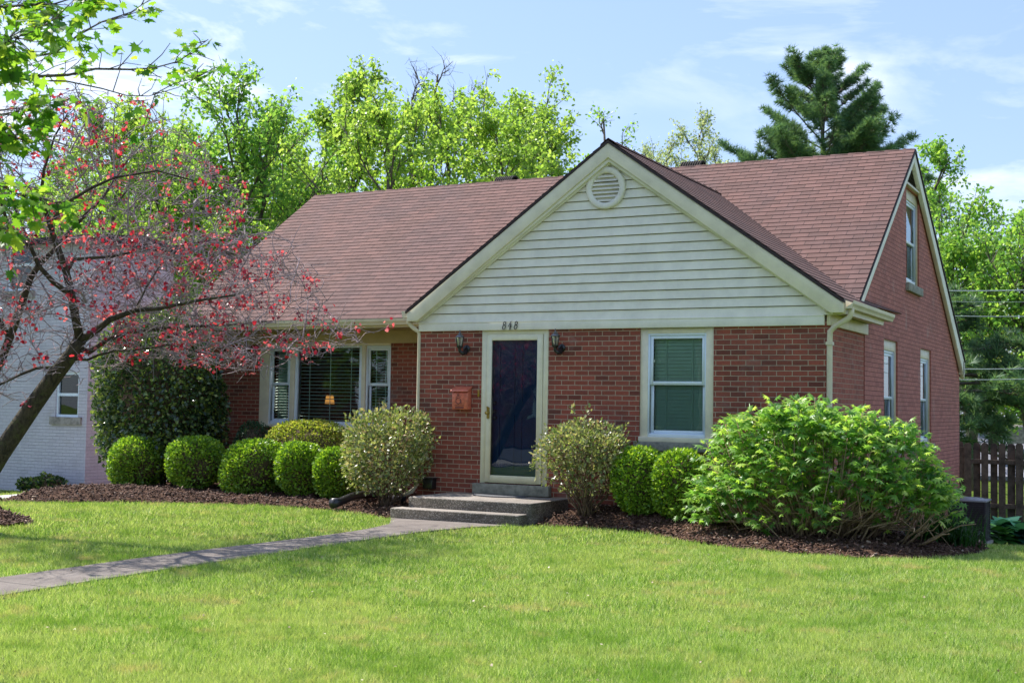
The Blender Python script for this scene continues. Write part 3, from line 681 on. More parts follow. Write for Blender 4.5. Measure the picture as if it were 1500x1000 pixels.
# strips between the two edges
Lw = WALK[:8]; Rw = WALK[8:][::-1]
def interp(edge, y):
    e = sorted(edge, key=lambda p: p[1]); return float(np.interp(y, [p[1] for p in e], [p[0] for p in e]))
ys = list(np.arange(-15.9, -1.39, .2))+[-1.39]
for a, b in zip(ys[:-1], ys[1:]):
    q = [(interp(Lw, a), a), (interp(Rw, a), a), (interp(Rw, b), b), (interp(Lw, b), b)]
    mb.add([(p[0], p[1], zw(p)+.018) for p in q])
    mb.add([(q[3][0], b, zw(q[3])-.05), (q[0][0], a, zw(q[0])-.05), (q[0][0], a, zw(q[0])+.018), (q[3][0], b, zw(q[3])+.018)])
    mb.add([(q[1][0], a, zw(q[1])-.05), (q[2][0], b, zw(q[2])-.05), (q[2][0], b, zw(q[2])+.018), (q[1][0], a, zw(q[1])+.018)])
structure(mb.build('walkway', M['walk']))
# street, kerb and pavement behind the camera; driveway to the left
mb = MB(); mb.box(-60, 60, -17.5, -16.0, -.6, -.305); structure(mb.build('sidewalk', M['concrete']))
M['asphalt'] = plain('asphalt', (.05, .05, .055), .9, var=.2, vs=12)
mb = MB(); mb.box(-60, 60, -27, -19, -.6, -.33); structure(mb.build('street', M['asphalt']))
dr = [(-9.2, 18), (-9.2, -16), (-7.0, -16), (-6.95, -1.2), (-7.6, 1.2), (-8.0, 3), (-8.1, 18)]
mb = MB()
ys = list(np.arange(-16, 18, .5))
dl = lambda y: float(np.interp(y, [-16, -1.5, 0, 3, 18], [-9.1, -9.1, -9.3, -9.9, -10.4])); drr = lambda y: float(np.interp(y, [-16, -1.2, 1.2, 3, 18], [-6.7, -6.7, -7.5, -8.0, -8.6]))
for a in ys:
    b = a+.5; mb.add([(x, y, float(ground_z(x, y))+.014) for x, y in ((dl(a), a), (drr(a), a), (drr(b), b), (dl(b), b))])
M['drive'] = plain('driveway_concrete', (.5, .48, .46), .85, var=.12, vs=3, bs=.3)
structure(mb.build('driveway', M['drive']))
# --- mulch ------------------------------------------------------------
def mulch_mat():
    m, nt, out = mat('brown_mulch'); p = N(nt, 'BsdfPrincipled'); p.inputs['Roughness'].default_value = .95; p.inputs['Specular IOR Level'].default_value = .15
    tc = N(nt, 'TexCoord'); v = N(nt, 'TexVoronoi'); v.inputs['Scale'].default_value = 38; nt.links.new(tc.outputs['Object'], v.inputs['Vector'])
    s = N(nt, 'SeparateColor'); nt.links.new(v.outputs['Color'], s.inputs[0]); r = ramp(nt, [(0, (.035, .017, .01)), (.6, (.1, .052, .033)), (1, (.18, .105, .07))]); nt.links.new(s.outputs[0], r.inputs[0])
    n = noise(nt, 70, 4, .7, tc.outputs['Object']); c = mixc(nt, .6, r.outputs[0], n.outputs[0], 'SOFT_LIGHT'); nt.links.new(c, p.inputs['Base Color'])
    nt.links.new(bump(nt, n.outputs[0], 1, .03), p.inputs['Normal']); nt.links.new(p.outputs[0], out.inputs[0]); return m
M['mulch'] = mulch_mat()
def rough_z(x, y, s=1):
    r = np.random.default_rng(3); z = 0
    for f, a in ((7, .012), (13, .012), (27, .012), (55, .009)):
        for _ in range(5):
            th = r.uniform(0, PI); ph = r.uniform(0, 6.3); ff = f*r.uniform(.7, 1.4); z = z+a/2*np.sin(ff*(x*math.cos(th)+y*math.sin(th))+ph)
    return z*s
def bed(name, poly, step=.035):
    xs = [p[0] for p in poly]; ys = [p[1] for p in poly]
    o = grid_sheet(name, np.arange(min(xs), max(xs)+step, step), np.arange(min(ys), max(ys)+step, step), lambda X, Y: bed_z(X, Y, poly)+rough_z(X, Y)*sstep(edge_dist(X, Y, poly)/.12), M['mulch'], lambda X, Y: in_poly(X, Y, poly))
    return structure(o)
bed('mulch_bed', BEDL); bed('mulch_bed', BEDR)
TB = np.array([-3.35, -5.2])      # foot of the redbud
RING = [(TB[0]+.85*math.cos(a)*(1+.12*math.sin(3*a)), TB[1]+.75*math.sin(a)) for a in np.linspace(0, 2*PI, 40)[:-1]]
def ring_z(x, y, poly=None): 
    r = np.hypot(x-TB[0], y-TB[1]); return ground_z(x, y)+.01+.16*sstep(1-(r-.15)/.7)
structure(grid_sheet('mulch_bed', np.arange(TB[0]-1.1, TB[0]+1.1, .035), np.arange(TB[1]-1.1, TB[1]+1.1, .035), lambda X, Y: ring_z(X, Y)+rough_z(X, Y), M['mulch'], lambda X, Y: in_poly(X, Y, RING)))

# ------------------------------------------------------------------ scattered leaf shapes
def scatter(name, C, D, Nn, S, tmpl, mt, parent=None, local=False, width=1.0, smooth=False):
    """one leaf per centre C: D direction of its length, Nn its face normal, S its size; tmpl (verts, faces)"""
    tv, tf = tmpl; tv = np.array(tv, float); C = np.asarray(C, float); n = len(C)
    D = D/np.linalg.norm(D, axis=1, keepdims=True); B = np.cross(D, Nn); B /= (np.linalg.norm(B, axis=1, keepdims=True)+1e-9); Nz = np.cross(B, D)
    S = np.broadcast_to(np.asarray(S, float), (n,))
    V = C[:, None, :]+S[:, None, None]*(tv[None, :, 0:1]*width*B[:, None, :]+tv[None, :, 1:2]*D[:, None, :]+tv[None, :, 2:3]*Nz[:, None, :])
    k = len(tv); sizes = np.tile([len(f) for f in tf], n); fl = np.array([i for f in tf for i in f])
    L = (fl[None, :]+(np.arange(n)*k)[:, None]).ravel()
    return raw_mesh(name, V.reshape(-1, 3), L, sizes, mt, parent, None, smooth, local)
DIAMOND = ([(0, 0, 0), (.32, .45, .07), (0, 1, 0), (-.32, .45, .07)], [(0, 1, 2), (0, 2, 3)])
BLADE = ([(-.5, 0, 0), (.5, 0, 0), (.32, .55, .0), (-.32, .55, .0), (0, 1, .12)], [(0, 1, 2, 3), (3, 2, 4)])
TRI = ([(-.5, 0, 0), (.5, 0, 0), (0, 1, 0)], [(0, 1, 2)])
def fan(outline, zc=0.0, zf=lambda x, y: 0):
    v = [(0, .42, zc)]+[(x, y, zf(x, y)) for x, y in outline]; n = len(outline); return (v, [(0, 1+i, 1+(i+1) % n) for i in range(n)])
MAPLE = fan([(0, 0), (.1, .14), (.42, .02), (.34, .22), (.56, .36), (.36, .42), (.5, .66), (.24, .58), (.16, .72), (0, 1), (-.16, .72), (-.24, .58), (-.5, .66), (-.36, .42), (-.56, .36), (-.34, .22), (-.42, .02), (-.1, .14)], .03, lambda x, y: -.25*x*x)
HEART = fan([(0, .04), (.2, -.04), (.42, .12), (.44, .42), (.26, .75), (0, 1), (-.26, .75), (-.44, .42), (-.42, .12), (-.2, -.04)], .0, lambda x, y: .35*x*x)
OAK = fan([(0, 0), (.06, .2), (.38, .16), (.13, .36), (.56, .5), (.16, .56), (.36, .82), (.07, .74), (0, 1.15), (-.07, .74), (-.36, .82), (-.16, .56), (-.56, .5), (-.13, .36), (-.38, .16), (-.06, .2)], .06, lambda x, y: -.45*abs(x)-.25*(y-.4)**2)
LANCE = ([(0, 0, 0), (.16, .3, .03), (.14, .65, 0), (0, 1, -.1), (-.14, .65, 0), (-.16, .3, .03)], [(0, 1, 2, 3), (0, 3, 4, 5)])
def rdir(n, r=rng):
    v = r.normal(size=(n, 3)); return v/np.linalg.norm(v, axis=1, keepdims=True)
def spikes(X, Y, Z, r, hmin, hmax, w, lean=.45):
    n = len(X); d = np.stack([r.normal(0, lean, n), r.normal(0, lean, n), np.ones(n)], 1); nn = rdir(n, r); nn[:, 2] *= .3
    return np.stack([X, Y, Z], 1), d, nn, r.uniform(hmin, hmax, n)

# --- grass blades -----------------------------------------------------
def blade_mat():
    m, nt, out = mat('grass_blades'); p = N(nt, 'BsdfPrincipled'); t = N(nt, 'BsdfTranslucent'); mx = N(nt, 'MixShader'); mx.inputs[0].default_value = .42
    g = N(nt, 'NewGeometry'); r = ramp(nt, [(0, (.06, .13, .02)), (.25, (.19, .34, .055)), (.7, (.38, .55, .13)), (.88, (.62, .7, .28)), (1, (.85, .82, .58))]); nt.links.new(g.outputs['Random Per Island'], r.inputs[0])
    tc = N(nt, 'TexCoord'); n = noise(nt, .8, 5, .62, tc.outputs['Object'], .4); f = mapr(nt, n.outputs[0], .44, .66, 0, .5); c = mixc(nt, f, r.outputs[0], (.54, .58, .22))
    n2 = noise(nt, 1.7, 5, .7, tc.outputs['Object']); f = mapr(nt, n2.outputs[0], .5, .66, 0, .75); c = mixc(nt, f, c, (.18, .33, .04))
    n3 = noise(nt, 2.6, 4, .6, tc.outputs['Object']); f = mapr(nt, n3.outputs[0], .56, .7, 0, .75); c = mixc(nt, f, c, (.6, .5, .27))
    nt.links.new(c, p.inputs['Base Color']); p.inputs['Roughness'].default_value = .45; p.inputs['Specular IOR Level'].default_value = .35
    c2 = mixc(nt, 1, c, (1.3, 1.3, .7), 'MULTIPLY'); nt.links.new(c2, t.inputs[0]); nt.links.new(p.outputs[0], mx.inputs[1]); nt.links.new(t.outputs[0], mx.inputs[2]); nt.links.new(mx.outputs[0], out.inputs[0]); return m
M['blade'] = blade_mat()
r = np.random.default_rng(11)
def frustum_pts(n, d0, d1, r, m=1.12):
    # uniform over the trapezium of lawn in front of the lens
    d = np.sqrt(r.uniform(d0*d0, d1*d1, n)); u = r.uniform(-m, m, n)*750/FPX*d
    x = CAM[0]+AF[0]*d*1.0+AR[0]*u; y = CAM[1]+AF[1]*d+AR[1]*u; return x, y, d
xs_, ys_, ws_, hs_ = [], [], [], []
for (n, d0, d1, w, h) in ((330000, 6.2, 9.5, .0042, .05), (330000, 9.5, 14, .0055, .052), (230000, 14, 21, .008, .055), (60000, 21, 30, .013, .06)):
    x, y, d = frustum_pts(int(n*1.2), d0, d1, r, 1.55); n = len(x); xs_.append(x); ys_.append(y); ws_.append(np.full(n, w)); hs_.append(np.full(n, h))
x = np.concatenate(xs_); y = np.concatenate(ys_); w = np.concatenate(ws_); h = np.concatenate(hs_)
x = x+r.normal(0, .012, len(x)); y = y+r.normal(0, .012, len(x))
k = ~in_poly(x, y, [(p[0]+(.03 if i < 8 else -.03), p[1]) for i, p in enumerate(WALK)]) & ~in_poly(x, y, BEDL) & ~in_poly(x, y, BEDR) & ~in_poly(x, y, RING)
k &= ~((x > -6.0) & (x < 6.1) & (y > -.0) & (y < 10.7)) & ~((x > .4) & (x < 2.5) & (y > -1.42) & (y < 0.2))
k &= ~((x > np.interp(y, [-16, -1.5, 0, 3, 18], [-9.1, -9.1, -9.3, -9.9, -10.4])) & (x < np.interp(y, [-16, -1.2, 1.2, 3, 18], [-6.7, -6.7, -7.5, -8.0, -8.6]))) & (y < 12) & ~((y > 3.4) & (x < -10))
x, y, w, h = x[k], y[k], w[k], h[k]; n = len(x)
clump = .75+.5*np.clip(np.sin(x*9+np.sin(y*7)*2)*np.sin(y*8+1.3*np.sin(x*5))*.5+.5, 0, 1)
C, Dd, Nn, S = spikes(x, y, ground_z(x, y)-.004, r, .55, 1.25, 0, .5)
S = S*h*clump; tv = np.array(TRI[0])
Dd /= np.linalg.norm(Dd, axis=1, keepdims=True); B = np.cross(Dd, Nn); B /= np.linalg.norm(B, axis=1, keepdims=True)
V = np.stack([C-B*w[:, None]/2, C+B*w[:, None]/2, C+Dd*S[:, None]], 1).reshape(-1, 3)
tag(raw_mesh('grass', V, np.arange(3*n), np.full(n, 3), M['blade']), 'short bright spring lawn grass with a few pale dry patches', 'grass', kind='stuff')
# --- loose mulch chips ------------------------------------------------
cm, nt, out = mat('mulch_chips'); p = N(nt, 'BsdfPrincipled'); g = N(nt, 'NewGeometry'); rr = ramp(nt, [(0, (.035, .016, .01)), (.7, (.105, .053, .034)), (.93, (.15, .08, .06)), (1, (.4, .3, .22))])
nt.links.new(g.outputs['Random Per Island'], rr.inputs[0]); nt.links.new(rr.outputs[0], p.inputs['Base Color']); p.inputs['Roughness'].default_value = .9; nt.links.new(p.outputs[0], out.inputs[0]); M['chips'] = cm
CC = []
for poly, n, zf in ((BEDL, 26000, lambda a, b: bed_z(a, b, BEDL)), (BEDR, 26000, lambda a, b: bed_z(a, b, BEDR)), (RING, 3500, ring_z)):
    px = [q[0] for q in poly]; py = [q[1] for q in poly]; x = r.uniform(min(px)-.05, max(px)+.05, n); y = r.uniform(min(py)-.05, max(py)+.05, n)
    k = in_poly(x, y, poly) & ((y < 1.2) | (x > 6)); x, y = x[k], y[k]; CC.append(np.stack([x, y, zf(x, y)+rough_z(x, y)+.006], 1))
C = np.concatenate(CC); n = len(C); D = rdir(n, r); D[:, 2] *= .45; nn = rdir(n, r); nn[:, 2] = abs(nn[:, 2])+.6
CH = ([(-.2, 0, 0), (.2, 0, 0), (.24, 1, 0), (-.15, 1, .05), (-.2, 0, .2), (.2, 0, .25), (.24, 1, .2), (-.15, 1, .25)], [(4, 5, 6, 7), (0, 1, 5, 4), (1, 2, 6, 5), (2, 3, 7, 6), (3, 0, 4, 7)])
tag(scatter('mulch', C, D, nn, r.uniform(.02, .055, n), CH, M['chips']), 'loose dark brown shredded bark strewn over the planting beds', 'mulch', kind='stuff')

# last year's leaf scraps on the lawn
x, y, _ = frustum_pts(320, 7, 18, r); k = ~in_poly(x, y, BEDL) & ~in_poly(x, y, BEDR) & ~((x > -6) & (x < 6.2) & (y > -1.5)); x, y = x[k], y[k]
lm, nt, out = mat('dry_leaf_scraps'); p = N(nt, 'BsdfPrincipled'); g = N(nt, 'NewGeometry'); rr = ramp(nt, [(0, (.12, .07, .03)), (.6, (.35, .26, .14)), (1, (.6, .52, .36))]); nt.links.new(g.outputs['Random Per Island'], rr.inputs[0]); nt.links.new(rr.outputs[0], p.inputs['Base Color']); nt.links.new(p.outputs[0], out.inputs[0])
D = rdir(len(x), r); D[:, 2] *= .3; nn = rdir(len(x), r); nn[:, 2] = abs(nn[:, 2])+.5
tag(scatter('fallen_leaves', np.stack([x, y, ground_z(x, y)+.035], 1), D, nn, r.uniform(.01, .022, len(x)), HEART, lm), 'dry brown leaf scraps caught in the lawn and on the walk', 'leaves', kind='stuff')
# ------------------------------------------------------------------ shrubs
M['box_leaf'] = foliage('boxwood_leaf', [(.05, .12, .015), (.17, .34, .03), (.36, .56, .04), (.52, .66, .07)], .33, .4, 5, (.16, .3, .04), spec=.5)
M['gold_leaf'] = foliage('golden_shrub_leaf', [(.14, .2, .03), (.32, .4, .05), (.48, .52, .09), (.4, .34, .14)], .4, .45, 5)
M['blue_leaf'] = foliage('bluish_shrub_leaf', [(.02, .06, .03), (.05, .13, .06), (.09, .19, .09)], .3, .4, 5)
M['holly_leaf'] = foliage('holly_leaf', [(.02, .045, .025), (.055, .11, .045), (.12, .2, .06), (.42, .5, .1)], .36, .25, 3, (.035, .07, .03), spec=.8)
M['vib_leaf'] = foliage('viburnum_leaf', [(.08, .14, .04), (.2, .27, .08), (.36, .41, .14), (.52, .54, .26), (.48, .32, .22)], .35, .35, 6, (.12, .15, .07), spec=.6)
M['hyd_leaf'] = foliage('hydrangea_leaf', [(.05, .15, .04), (.13, .3, .06), (.26, .46, .08), (.4, .58, .1), (.62, .72, .2)], .55, .38, 3.5, (.2, .38, .1), spec=.6)
M['lily_leaf'] = foliage('arching_blade', [(.015, .05, .012), (.03, .1, .02), (.06, .15, .03)], .3, .4)
M['hosta_leaf'] = foliage('hosta_leaf', [(.03, .12, .02), (.05, .17, .03), (.09, .22, .05)], .25, .35)
M['hosta_blue'] = foliage('blue_hosta_leaf', [(.02, .09, .07), (.035, .13, .09)], .2, .4)
M['twig'] = bark('shrub_twigs', (.09, .055, .035), (.24, .16, .1), 30)
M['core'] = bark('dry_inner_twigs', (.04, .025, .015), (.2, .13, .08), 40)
def lumpy(n, r, seed, amp=.09):
    """unit directions and a lumpy radius factor"""
    d = rdir(n, r); q = np.random.default_rng(seed); f = np.ones(n)
    for _ in range(14):
        c = rdir(1, q)[0]; f += amp*q.uniform(-1, 1)*np.exp(-((1-d@c)/.12))
    return d, f
def leafball(r, n, seed, rad, cz, shell=.12, amp=.09, flat=None, zmin=None, power=2.0, thin=None):
    d, f = lumpy(n, r, seed, amp)
    if power != 2.0:                        # squarer shoulders
        s = (np.abs(d)**power).sum(1)**(-1/power); d2 = d*s[:, None]
    else: d2 = d
    rr = f*(1-np.abs(r.normal(0, shell, n))); P = d2*rr[:, None]*np.array(rad); P[:, 2] += cz
    k = np.ones(n, bool)
    if zmin is not None: k &= P[:, 2] > zmin
    if thin is not None:
        c = unit(thin[0]); k &= ~((d@c > thin[1]) & (r.random(n) < thin[2]))
    return P[k], d[k]
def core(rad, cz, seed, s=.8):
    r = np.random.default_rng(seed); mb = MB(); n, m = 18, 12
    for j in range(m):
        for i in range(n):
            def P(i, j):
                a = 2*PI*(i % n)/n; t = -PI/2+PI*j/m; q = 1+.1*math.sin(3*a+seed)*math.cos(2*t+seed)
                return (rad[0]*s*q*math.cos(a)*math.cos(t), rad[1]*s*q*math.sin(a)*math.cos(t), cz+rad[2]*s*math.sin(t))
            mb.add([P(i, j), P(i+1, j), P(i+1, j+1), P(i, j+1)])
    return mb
def shrub(name, loc, rad, label, cat, group, seed, n, size, leaf='box_leaf', shell=.1, amp=.08, cz=None, zmin=.03, power=2.6, thin=None, corek=.82, tm=DIAMOND, width=1.0, up=.5, stems=7, rz=0, spread=.25):
    r = np.random.default_rng(seed); t = thing(name, loc, label, cat, group, rz); cz = cz if cz is not None else rad[2]*.98
    P, d = leafball(r, n, seed, rad, cz, shell, amp, zmin=zmin, power=power, thin=thin)
    D = d*np.array([1, 1, .7])+rdir(len(P), r)*.9; D[:, 2] += up*.5; nn = d*.6+rdir(len(P), r)*.8; nn[:, 2] += up
    scatter('foliage', P, D, nn, r.uniform(.65, 1.3, len(P))*size, tm, M[leaf], t, True, width)
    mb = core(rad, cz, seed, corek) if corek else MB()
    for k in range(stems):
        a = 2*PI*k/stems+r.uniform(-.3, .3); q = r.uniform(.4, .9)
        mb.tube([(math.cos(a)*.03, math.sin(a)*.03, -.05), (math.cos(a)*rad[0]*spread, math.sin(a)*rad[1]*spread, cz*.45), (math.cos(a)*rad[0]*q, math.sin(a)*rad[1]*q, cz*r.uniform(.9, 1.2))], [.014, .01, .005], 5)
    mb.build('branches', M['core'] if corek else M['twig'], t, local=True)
    return t
def at(px, py, Y):
    v = AF*FPX+AR*(px-750)+AU*(500-py); return CAM+v*((Y-CAM[1])/v[1])
def onbed(p, poly, dz=-.02): return (p[0], p[1], float(bed_z(np.array([p[0]]), np.array([p[1]]), poly)[0])+dz)
G = 'clipped boxwood balls along the front beds'
bxs = [(201, .3, .455, .44, 'leftmost clipped boxwood ball in front of the tall dark holly', ((.9, -.2, -.5), .8, .6)),
       (287, .3, .45, .45, 'clipped boxwood ball with a browned right flank, below the right edge of the dark holly', ((.95, -.3, -.5), .72, .6)),
       (369, .3, .455, .45, 'clipped boxwood ball with bare twigs low on its right, third from the dark holly', ((.95, -.25, -.45), .74, .65)),
       (441, .3, .37, .44, 'narrower clipped boxwood ball with a browned lower front, below the middle of the picture window', ((.5, -.4, -.8), .6, .5)),
       (497, .3, .36, .43, 'clipped boxwood ball half hidden by the big loose shrub left of the steps', None)]
for i, (px, Y, rx, rz, lab, th) in enumerate(bxs):
    p = at(px, 700, Y); shrub('boxwood', onbed(p, BEDL), (rx, rx, rz), lab, 'shrub', G, 20+i, 9500, .047, shell=.14, amp=.14, thin=th)
for i, (px, rx, rz, lab) in enumerate(((938, .335, .44, 'clipped boxwood ball under the left half of the double window, beside the loose shrub'), (996, .35, .43, 'clipped boxwood ball under the right half of the double window, touching the big hydrangea'))):
    p = at(px, 700, -.62-.1*i); shrub('boxwood', onbed(p, BEDR), (rx, rx, rz), lab, 'shrub', G, 30+i, 8500, .045, shell=.14, amp=.15)
p = at(452, 640, .98); shrub('low_hedge_shrub', onbed(p, BEDL), (.8, .36, .62), 'low yellow green shrub behind the boxwood balls under the picture window', 'shrub', None, 41, 12000, .045, 'gold_leaf', power=3, amp=.12)
p = at(372, 640, 1.6); shrub('juniper_shrub', onbed(p, BEDL), (.36, .34, .58), 'small bluish green shrub between the dark holly and the yellow green shrub', 'shrub', None, 42, 5000, .035, 'blue_leaf')
# tall holly at the corner of the house
p = at(232, 600, 1.0)
r = np.random.default_rng(50); hol = thing('holly_bush', onbed(p, BEDL), 'tall dense dark glossy holly standing at the left corner of the brick house', 'bush')
P_, d_ = leafball(r, 30000, 50, (1.38, .85, 1.6), 1.52, .27, .3, zmin=.12, power=2.7)
k = ~((P_[:, 2] < .5) & (r.random(len(P_)) < .45)); P_, d_ = P_[k], d_[k]; D = d_+rdir(len(P_), r)*1.1; D[:, 2] -= .3; nn = d_*.5+rdir(len(P_), r); nn[:, 2] += .5
scatter('foliage', P_, D, nn, r.uniform(.05, .1, len(P_)), DIAMOND, M['holly_leaf'], hol, True, 1.1)
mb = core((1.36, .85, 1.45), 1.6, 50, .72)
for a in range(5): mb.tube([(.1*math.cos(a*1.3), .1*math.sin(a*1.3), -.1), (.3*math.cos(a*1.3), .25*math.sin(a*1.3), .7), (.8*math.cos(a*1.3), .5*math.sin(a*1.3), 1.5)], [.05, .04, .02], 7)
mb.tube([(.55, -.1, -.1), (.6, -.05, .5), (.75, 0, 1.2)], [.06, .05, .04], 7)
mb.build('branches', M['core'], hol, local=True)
# the two loose shrubs each side of the steps
def loose(name, loc, rad, cz, label, seed, n, size, thinlow=.35):
    r = np.random.default_rng(seed); t = thing(name, loc, label, 'shrub')
    P, d = leafball(r, n, seed, rad, cz, .26, .34, zmin=.2, power=2.3)
    k = ~((P[:, 2] < cz*.75) & (r.random(len(P)) < thinlow)); P, d = P[k], d[k]
    # stray shoots
    S = rdir(26, r); S[:, 2] = abs(S[:, 2])*.8+.1; S /= np.linalg.norm(S, axis=1, keepdims=True)
    for s in S:
        m = 18; q = r.uniform(.85, 1.26, m); P = np.vstack([P, s*q[:, None]*np.array(rad)+[0, 0, cz]+r.normal(0, .02, (m, 3))]); d = np.vstack([d, np.tile(s, (m, 1))])
    D = d*.8+rdir(len(P), r)*.9; D[:, 2] += .35; nn = d*.4+rdir(len(P), r)*.8; nn[:, 2] += .55
    scatter('foliage', P, D, nn, r.uniform(.6, 1.3, len(P))*size, DIAMOND, M['vib_leaf'], t, True, .95)
    mb = MB()
    for k in range(34):
        a = r.uniform(0, 2*PI); e = d[r.integers(len(d))]*np.array(rad)*r.uniform(.6, .95)+[0, 0, cz]
        s = np.array([math.cos(a)*.07, math.sin(a)*.07, -.08]); m1 = s*.5+e*.5+r.normal(0, .06, 3)+np.array([0, 0, -.06])
        mb.tube([s, s*.7+m1*.3+[0, 0, .08], m1, e], [.013, .011, .008, .003], 5)
        for _ in range(3):
            e2 = e+r.normal(0, .14, 3); mb.tube([m1*.4+e*.6, e2], [.004, .002], 3)
    mb.build('branches', M['twig'], t, local=True); return t
loose('viburnum', onbed((-.3, -.4), BEDL), (.68, .56, .6), .8, 'large loose glossy leaved shrub filling the corner left of the front steps', 61, 6800, .06)
loose('viburnum', onbed((3.06, -.72), BEDR), (.58, .5, .53), .76, 'loose glossy leaved shrub with bare legs between the storm door and the double window', 62, 5600, .052, .6)

# big hydrangea
r = np.random.default_rng(70)
hy = thing('hydrangea', onbed((6.2, -1.12), BEDR), 'huge spreading hydrangea with lobed bright leaves over bare tan stems at the right corner', 'shrub')
ax, ay, az = 1.52, .78, 1.42
heads = []; mb = MB()
for k in range(430):
    a = r.uniform(0, 2*PI); q = math.sqrt(r.uniform(0, 1)); x, y = ax*q*math.cos(a), ay*q*math.sin(a)
    top = az*(1-.36*q**4)*(1-.28*max(0, x/ax)**2)-.05*math.sin(5*x)-.04*math.sin(3*y+1)+r.normal(0, .085)
    z = top if r.random() < .62 else r.uniform(.3, 1)*top
    if q > .8: z = min(z, top)*r.uniform(.45 if abs(x) < 1 else .3, 1)
    if x > .6 and z < .5: z += .35
    heads.append((x, y, z, q))
    if k % 2 == 0:
        b = np.array([x*.35+r.normal(0, .12), y*.35+r.normal(0, .08), -.06]); e = np.array([x, y, z]); m1 = b*.45+e*.55+np.array([x*.1, y*.1, -.12])+r.normal(0, .05, 3)
        mb.tube([b, b*.7+m1*.3+[r.normal(0, .03), 0, .12], m1, e], [.012, .01, .008, .005], 5)
for k in range(26):                # low bare stems arching out to the right front
    x0 = r.uniform(-.2, 1.2); y0 = r.uniform(-.35, .1); L = r.uniform(.25, .75); th = r.uniform(-1.4, .3)
    e = np.array([x0+L*math.cos(th), y0+L*math.sin(th), r.uniform(.05, .55)]); b = np.array([x0, y0, -.04]); m1 = (b+e)/2+np.array([.03, -.05, r.uniform(.0, .14)]); 
    mb.tube([b, b*.6+m1*.4+r.normal(0, .03, 3), m1, m1*.4+e*.6+r.normal(0, .03, 3), e], [.012, .011, .009, .007, .004], 5)
    for _ in range(2): mb.tube([m1, m1+r.normal(0, .12, 3)+[0, 0, .08]], [.006, .002], 4)
M['tan'] = bark('tan_stems', (.2, .13, .07), (.45, .32, .2), 30)
mb.build('stems', M['tan'], hy, local=True, smooth=True)
C, D, Nn, S = [], [], [], []
for (x, y, z, q) in heads:
    m = r.integers(5, 9); ph = r.uniform(0, 6.28)
    for j in range(m):
        a = ph+j*2.4; lvl = j/m; o = np.array([math.cos(a), math.sin(a), 0]); outw = np.array([x/ax, y/ay, 0])*.35
        C.append(np.array([x, y, z])+o*.02-np.array([0, 0, .11*lvl])); D.append(o+outw+np.array([0, 0, .9-1.1*lvl+r.normal(0, .25)])); Nn.append(np.array([0, 0, 1])-o*.2+r.normal(0, .3, 3)); S.append((.1+.12*lvl)*r.uniform(.75, 1.2))
for j in range(1900):
    x, y, z, q = heads[r.integers(len(heads))]; c = np.array([x, y, z])+r.normal(0, .13, 3)*[1.3, 1, 1]*np.array([1, 1, 0])-np.array([0, 0, abs(r.normal(0, .12))]); c[2] = max(.14, c[2]-.08-.35*r.random()*(1 if c[0] < .3 else .25))
    C.append(c); a = r.uniform(0, 6.28); D.append(np.array([math.cos(a), math.sin(a), r.normal(.05, .4)])); Nn.append(np.array([0, 0, 1])+r.normal(0, .4, 3)); S.append(r.uniform(.07, .15))
scatter('foliage', np.array(C), np.array(D), np.array(Nn), np.array(S), OAK, M['hyd_leaf'], hy, True, .85)
# liriope clump, hostas --------------------------------------------------
def arching(name, loc, n, L, label, seed, leaf='lily_leaf', w=.014):
    r = np.random.default_rng(seed); t = thing(name, loc, label, 'plant'); V, L_, S_ = [], [], []; base = 0
    for k in range(n):
        a = r.uniform(0, 6.28); q = r.uniform(.3, 1); b = np.array([r.normal(0, .12), r.normal(0, .1), 0]); l = L*r.uniform(.6, 1.1); side = np.array([-math.sin(a), math.cos(a), 0])*w*.5
        for j in range(6):
            s = j/5; p = b+np.array([math.cos(a)*q*l*.8*s**1.2, math.sin(a)*q*l*.8*s**1.2, l*(s*1.3-1.05*q*s*s)]); ww = (1-s**2*.95)
            V += [p-side*ww, p+side*ww]
        for j in range(5): i = base+2*j; L_ += [i, i+1, i+3, i+2]; S_.append(4)
        base += 12
    raw_mesh('foliage', V, L_, S_, M[leaf], t, None, True, True); return t
p = gp(1372, 802); arching('lily_clump', p, 420, .62, 'arching dark green grassy clump in shade behind the hydrangea', 81)
q_ = gp(1402, 804); arching('lily_clump', q_, 240, .5, 'arching grassy clump spilling against the dark air conditioner', 82)
def hosta(loc, n, size, label, seed, leaf):
    r = np.random.default_rng(seed); t = thing('hosta', loc, label, 'plant', 'hostas along the wooden fence'); C, D, Nn, S = [], [], [], []
    for k in range(n):
        a = k*2.4; q = (k+1)/n; o = np.array([math.cos(a), math.sin(a), 0]); C.append(o*size*.25*q+[0, 0, size*(.75-.35*q)]); D.append(o+np.array([0, 0, .55-.9*q])); Nn.append(np.array([0, 0, 1])+o*.3+r.normal(0, .12, 3)); S.append(size*r.uniform(.55, .8))
    scatter('foliage', np.array(C), np.array(D), np.array(Nn), np.array(S), HEART, M[leaf], t, True, .8, True)
    mb = MB()
    for c in C: mb.tube([(0, 0, -.03), (c[0]*.6, c[1]*.6, c[2]*.7), c], .006, 4)
    mb.build('stems', M[leaf], t, local=True)
FY = 12.0
gz = lambda x, y: float(ground_z(x, y))
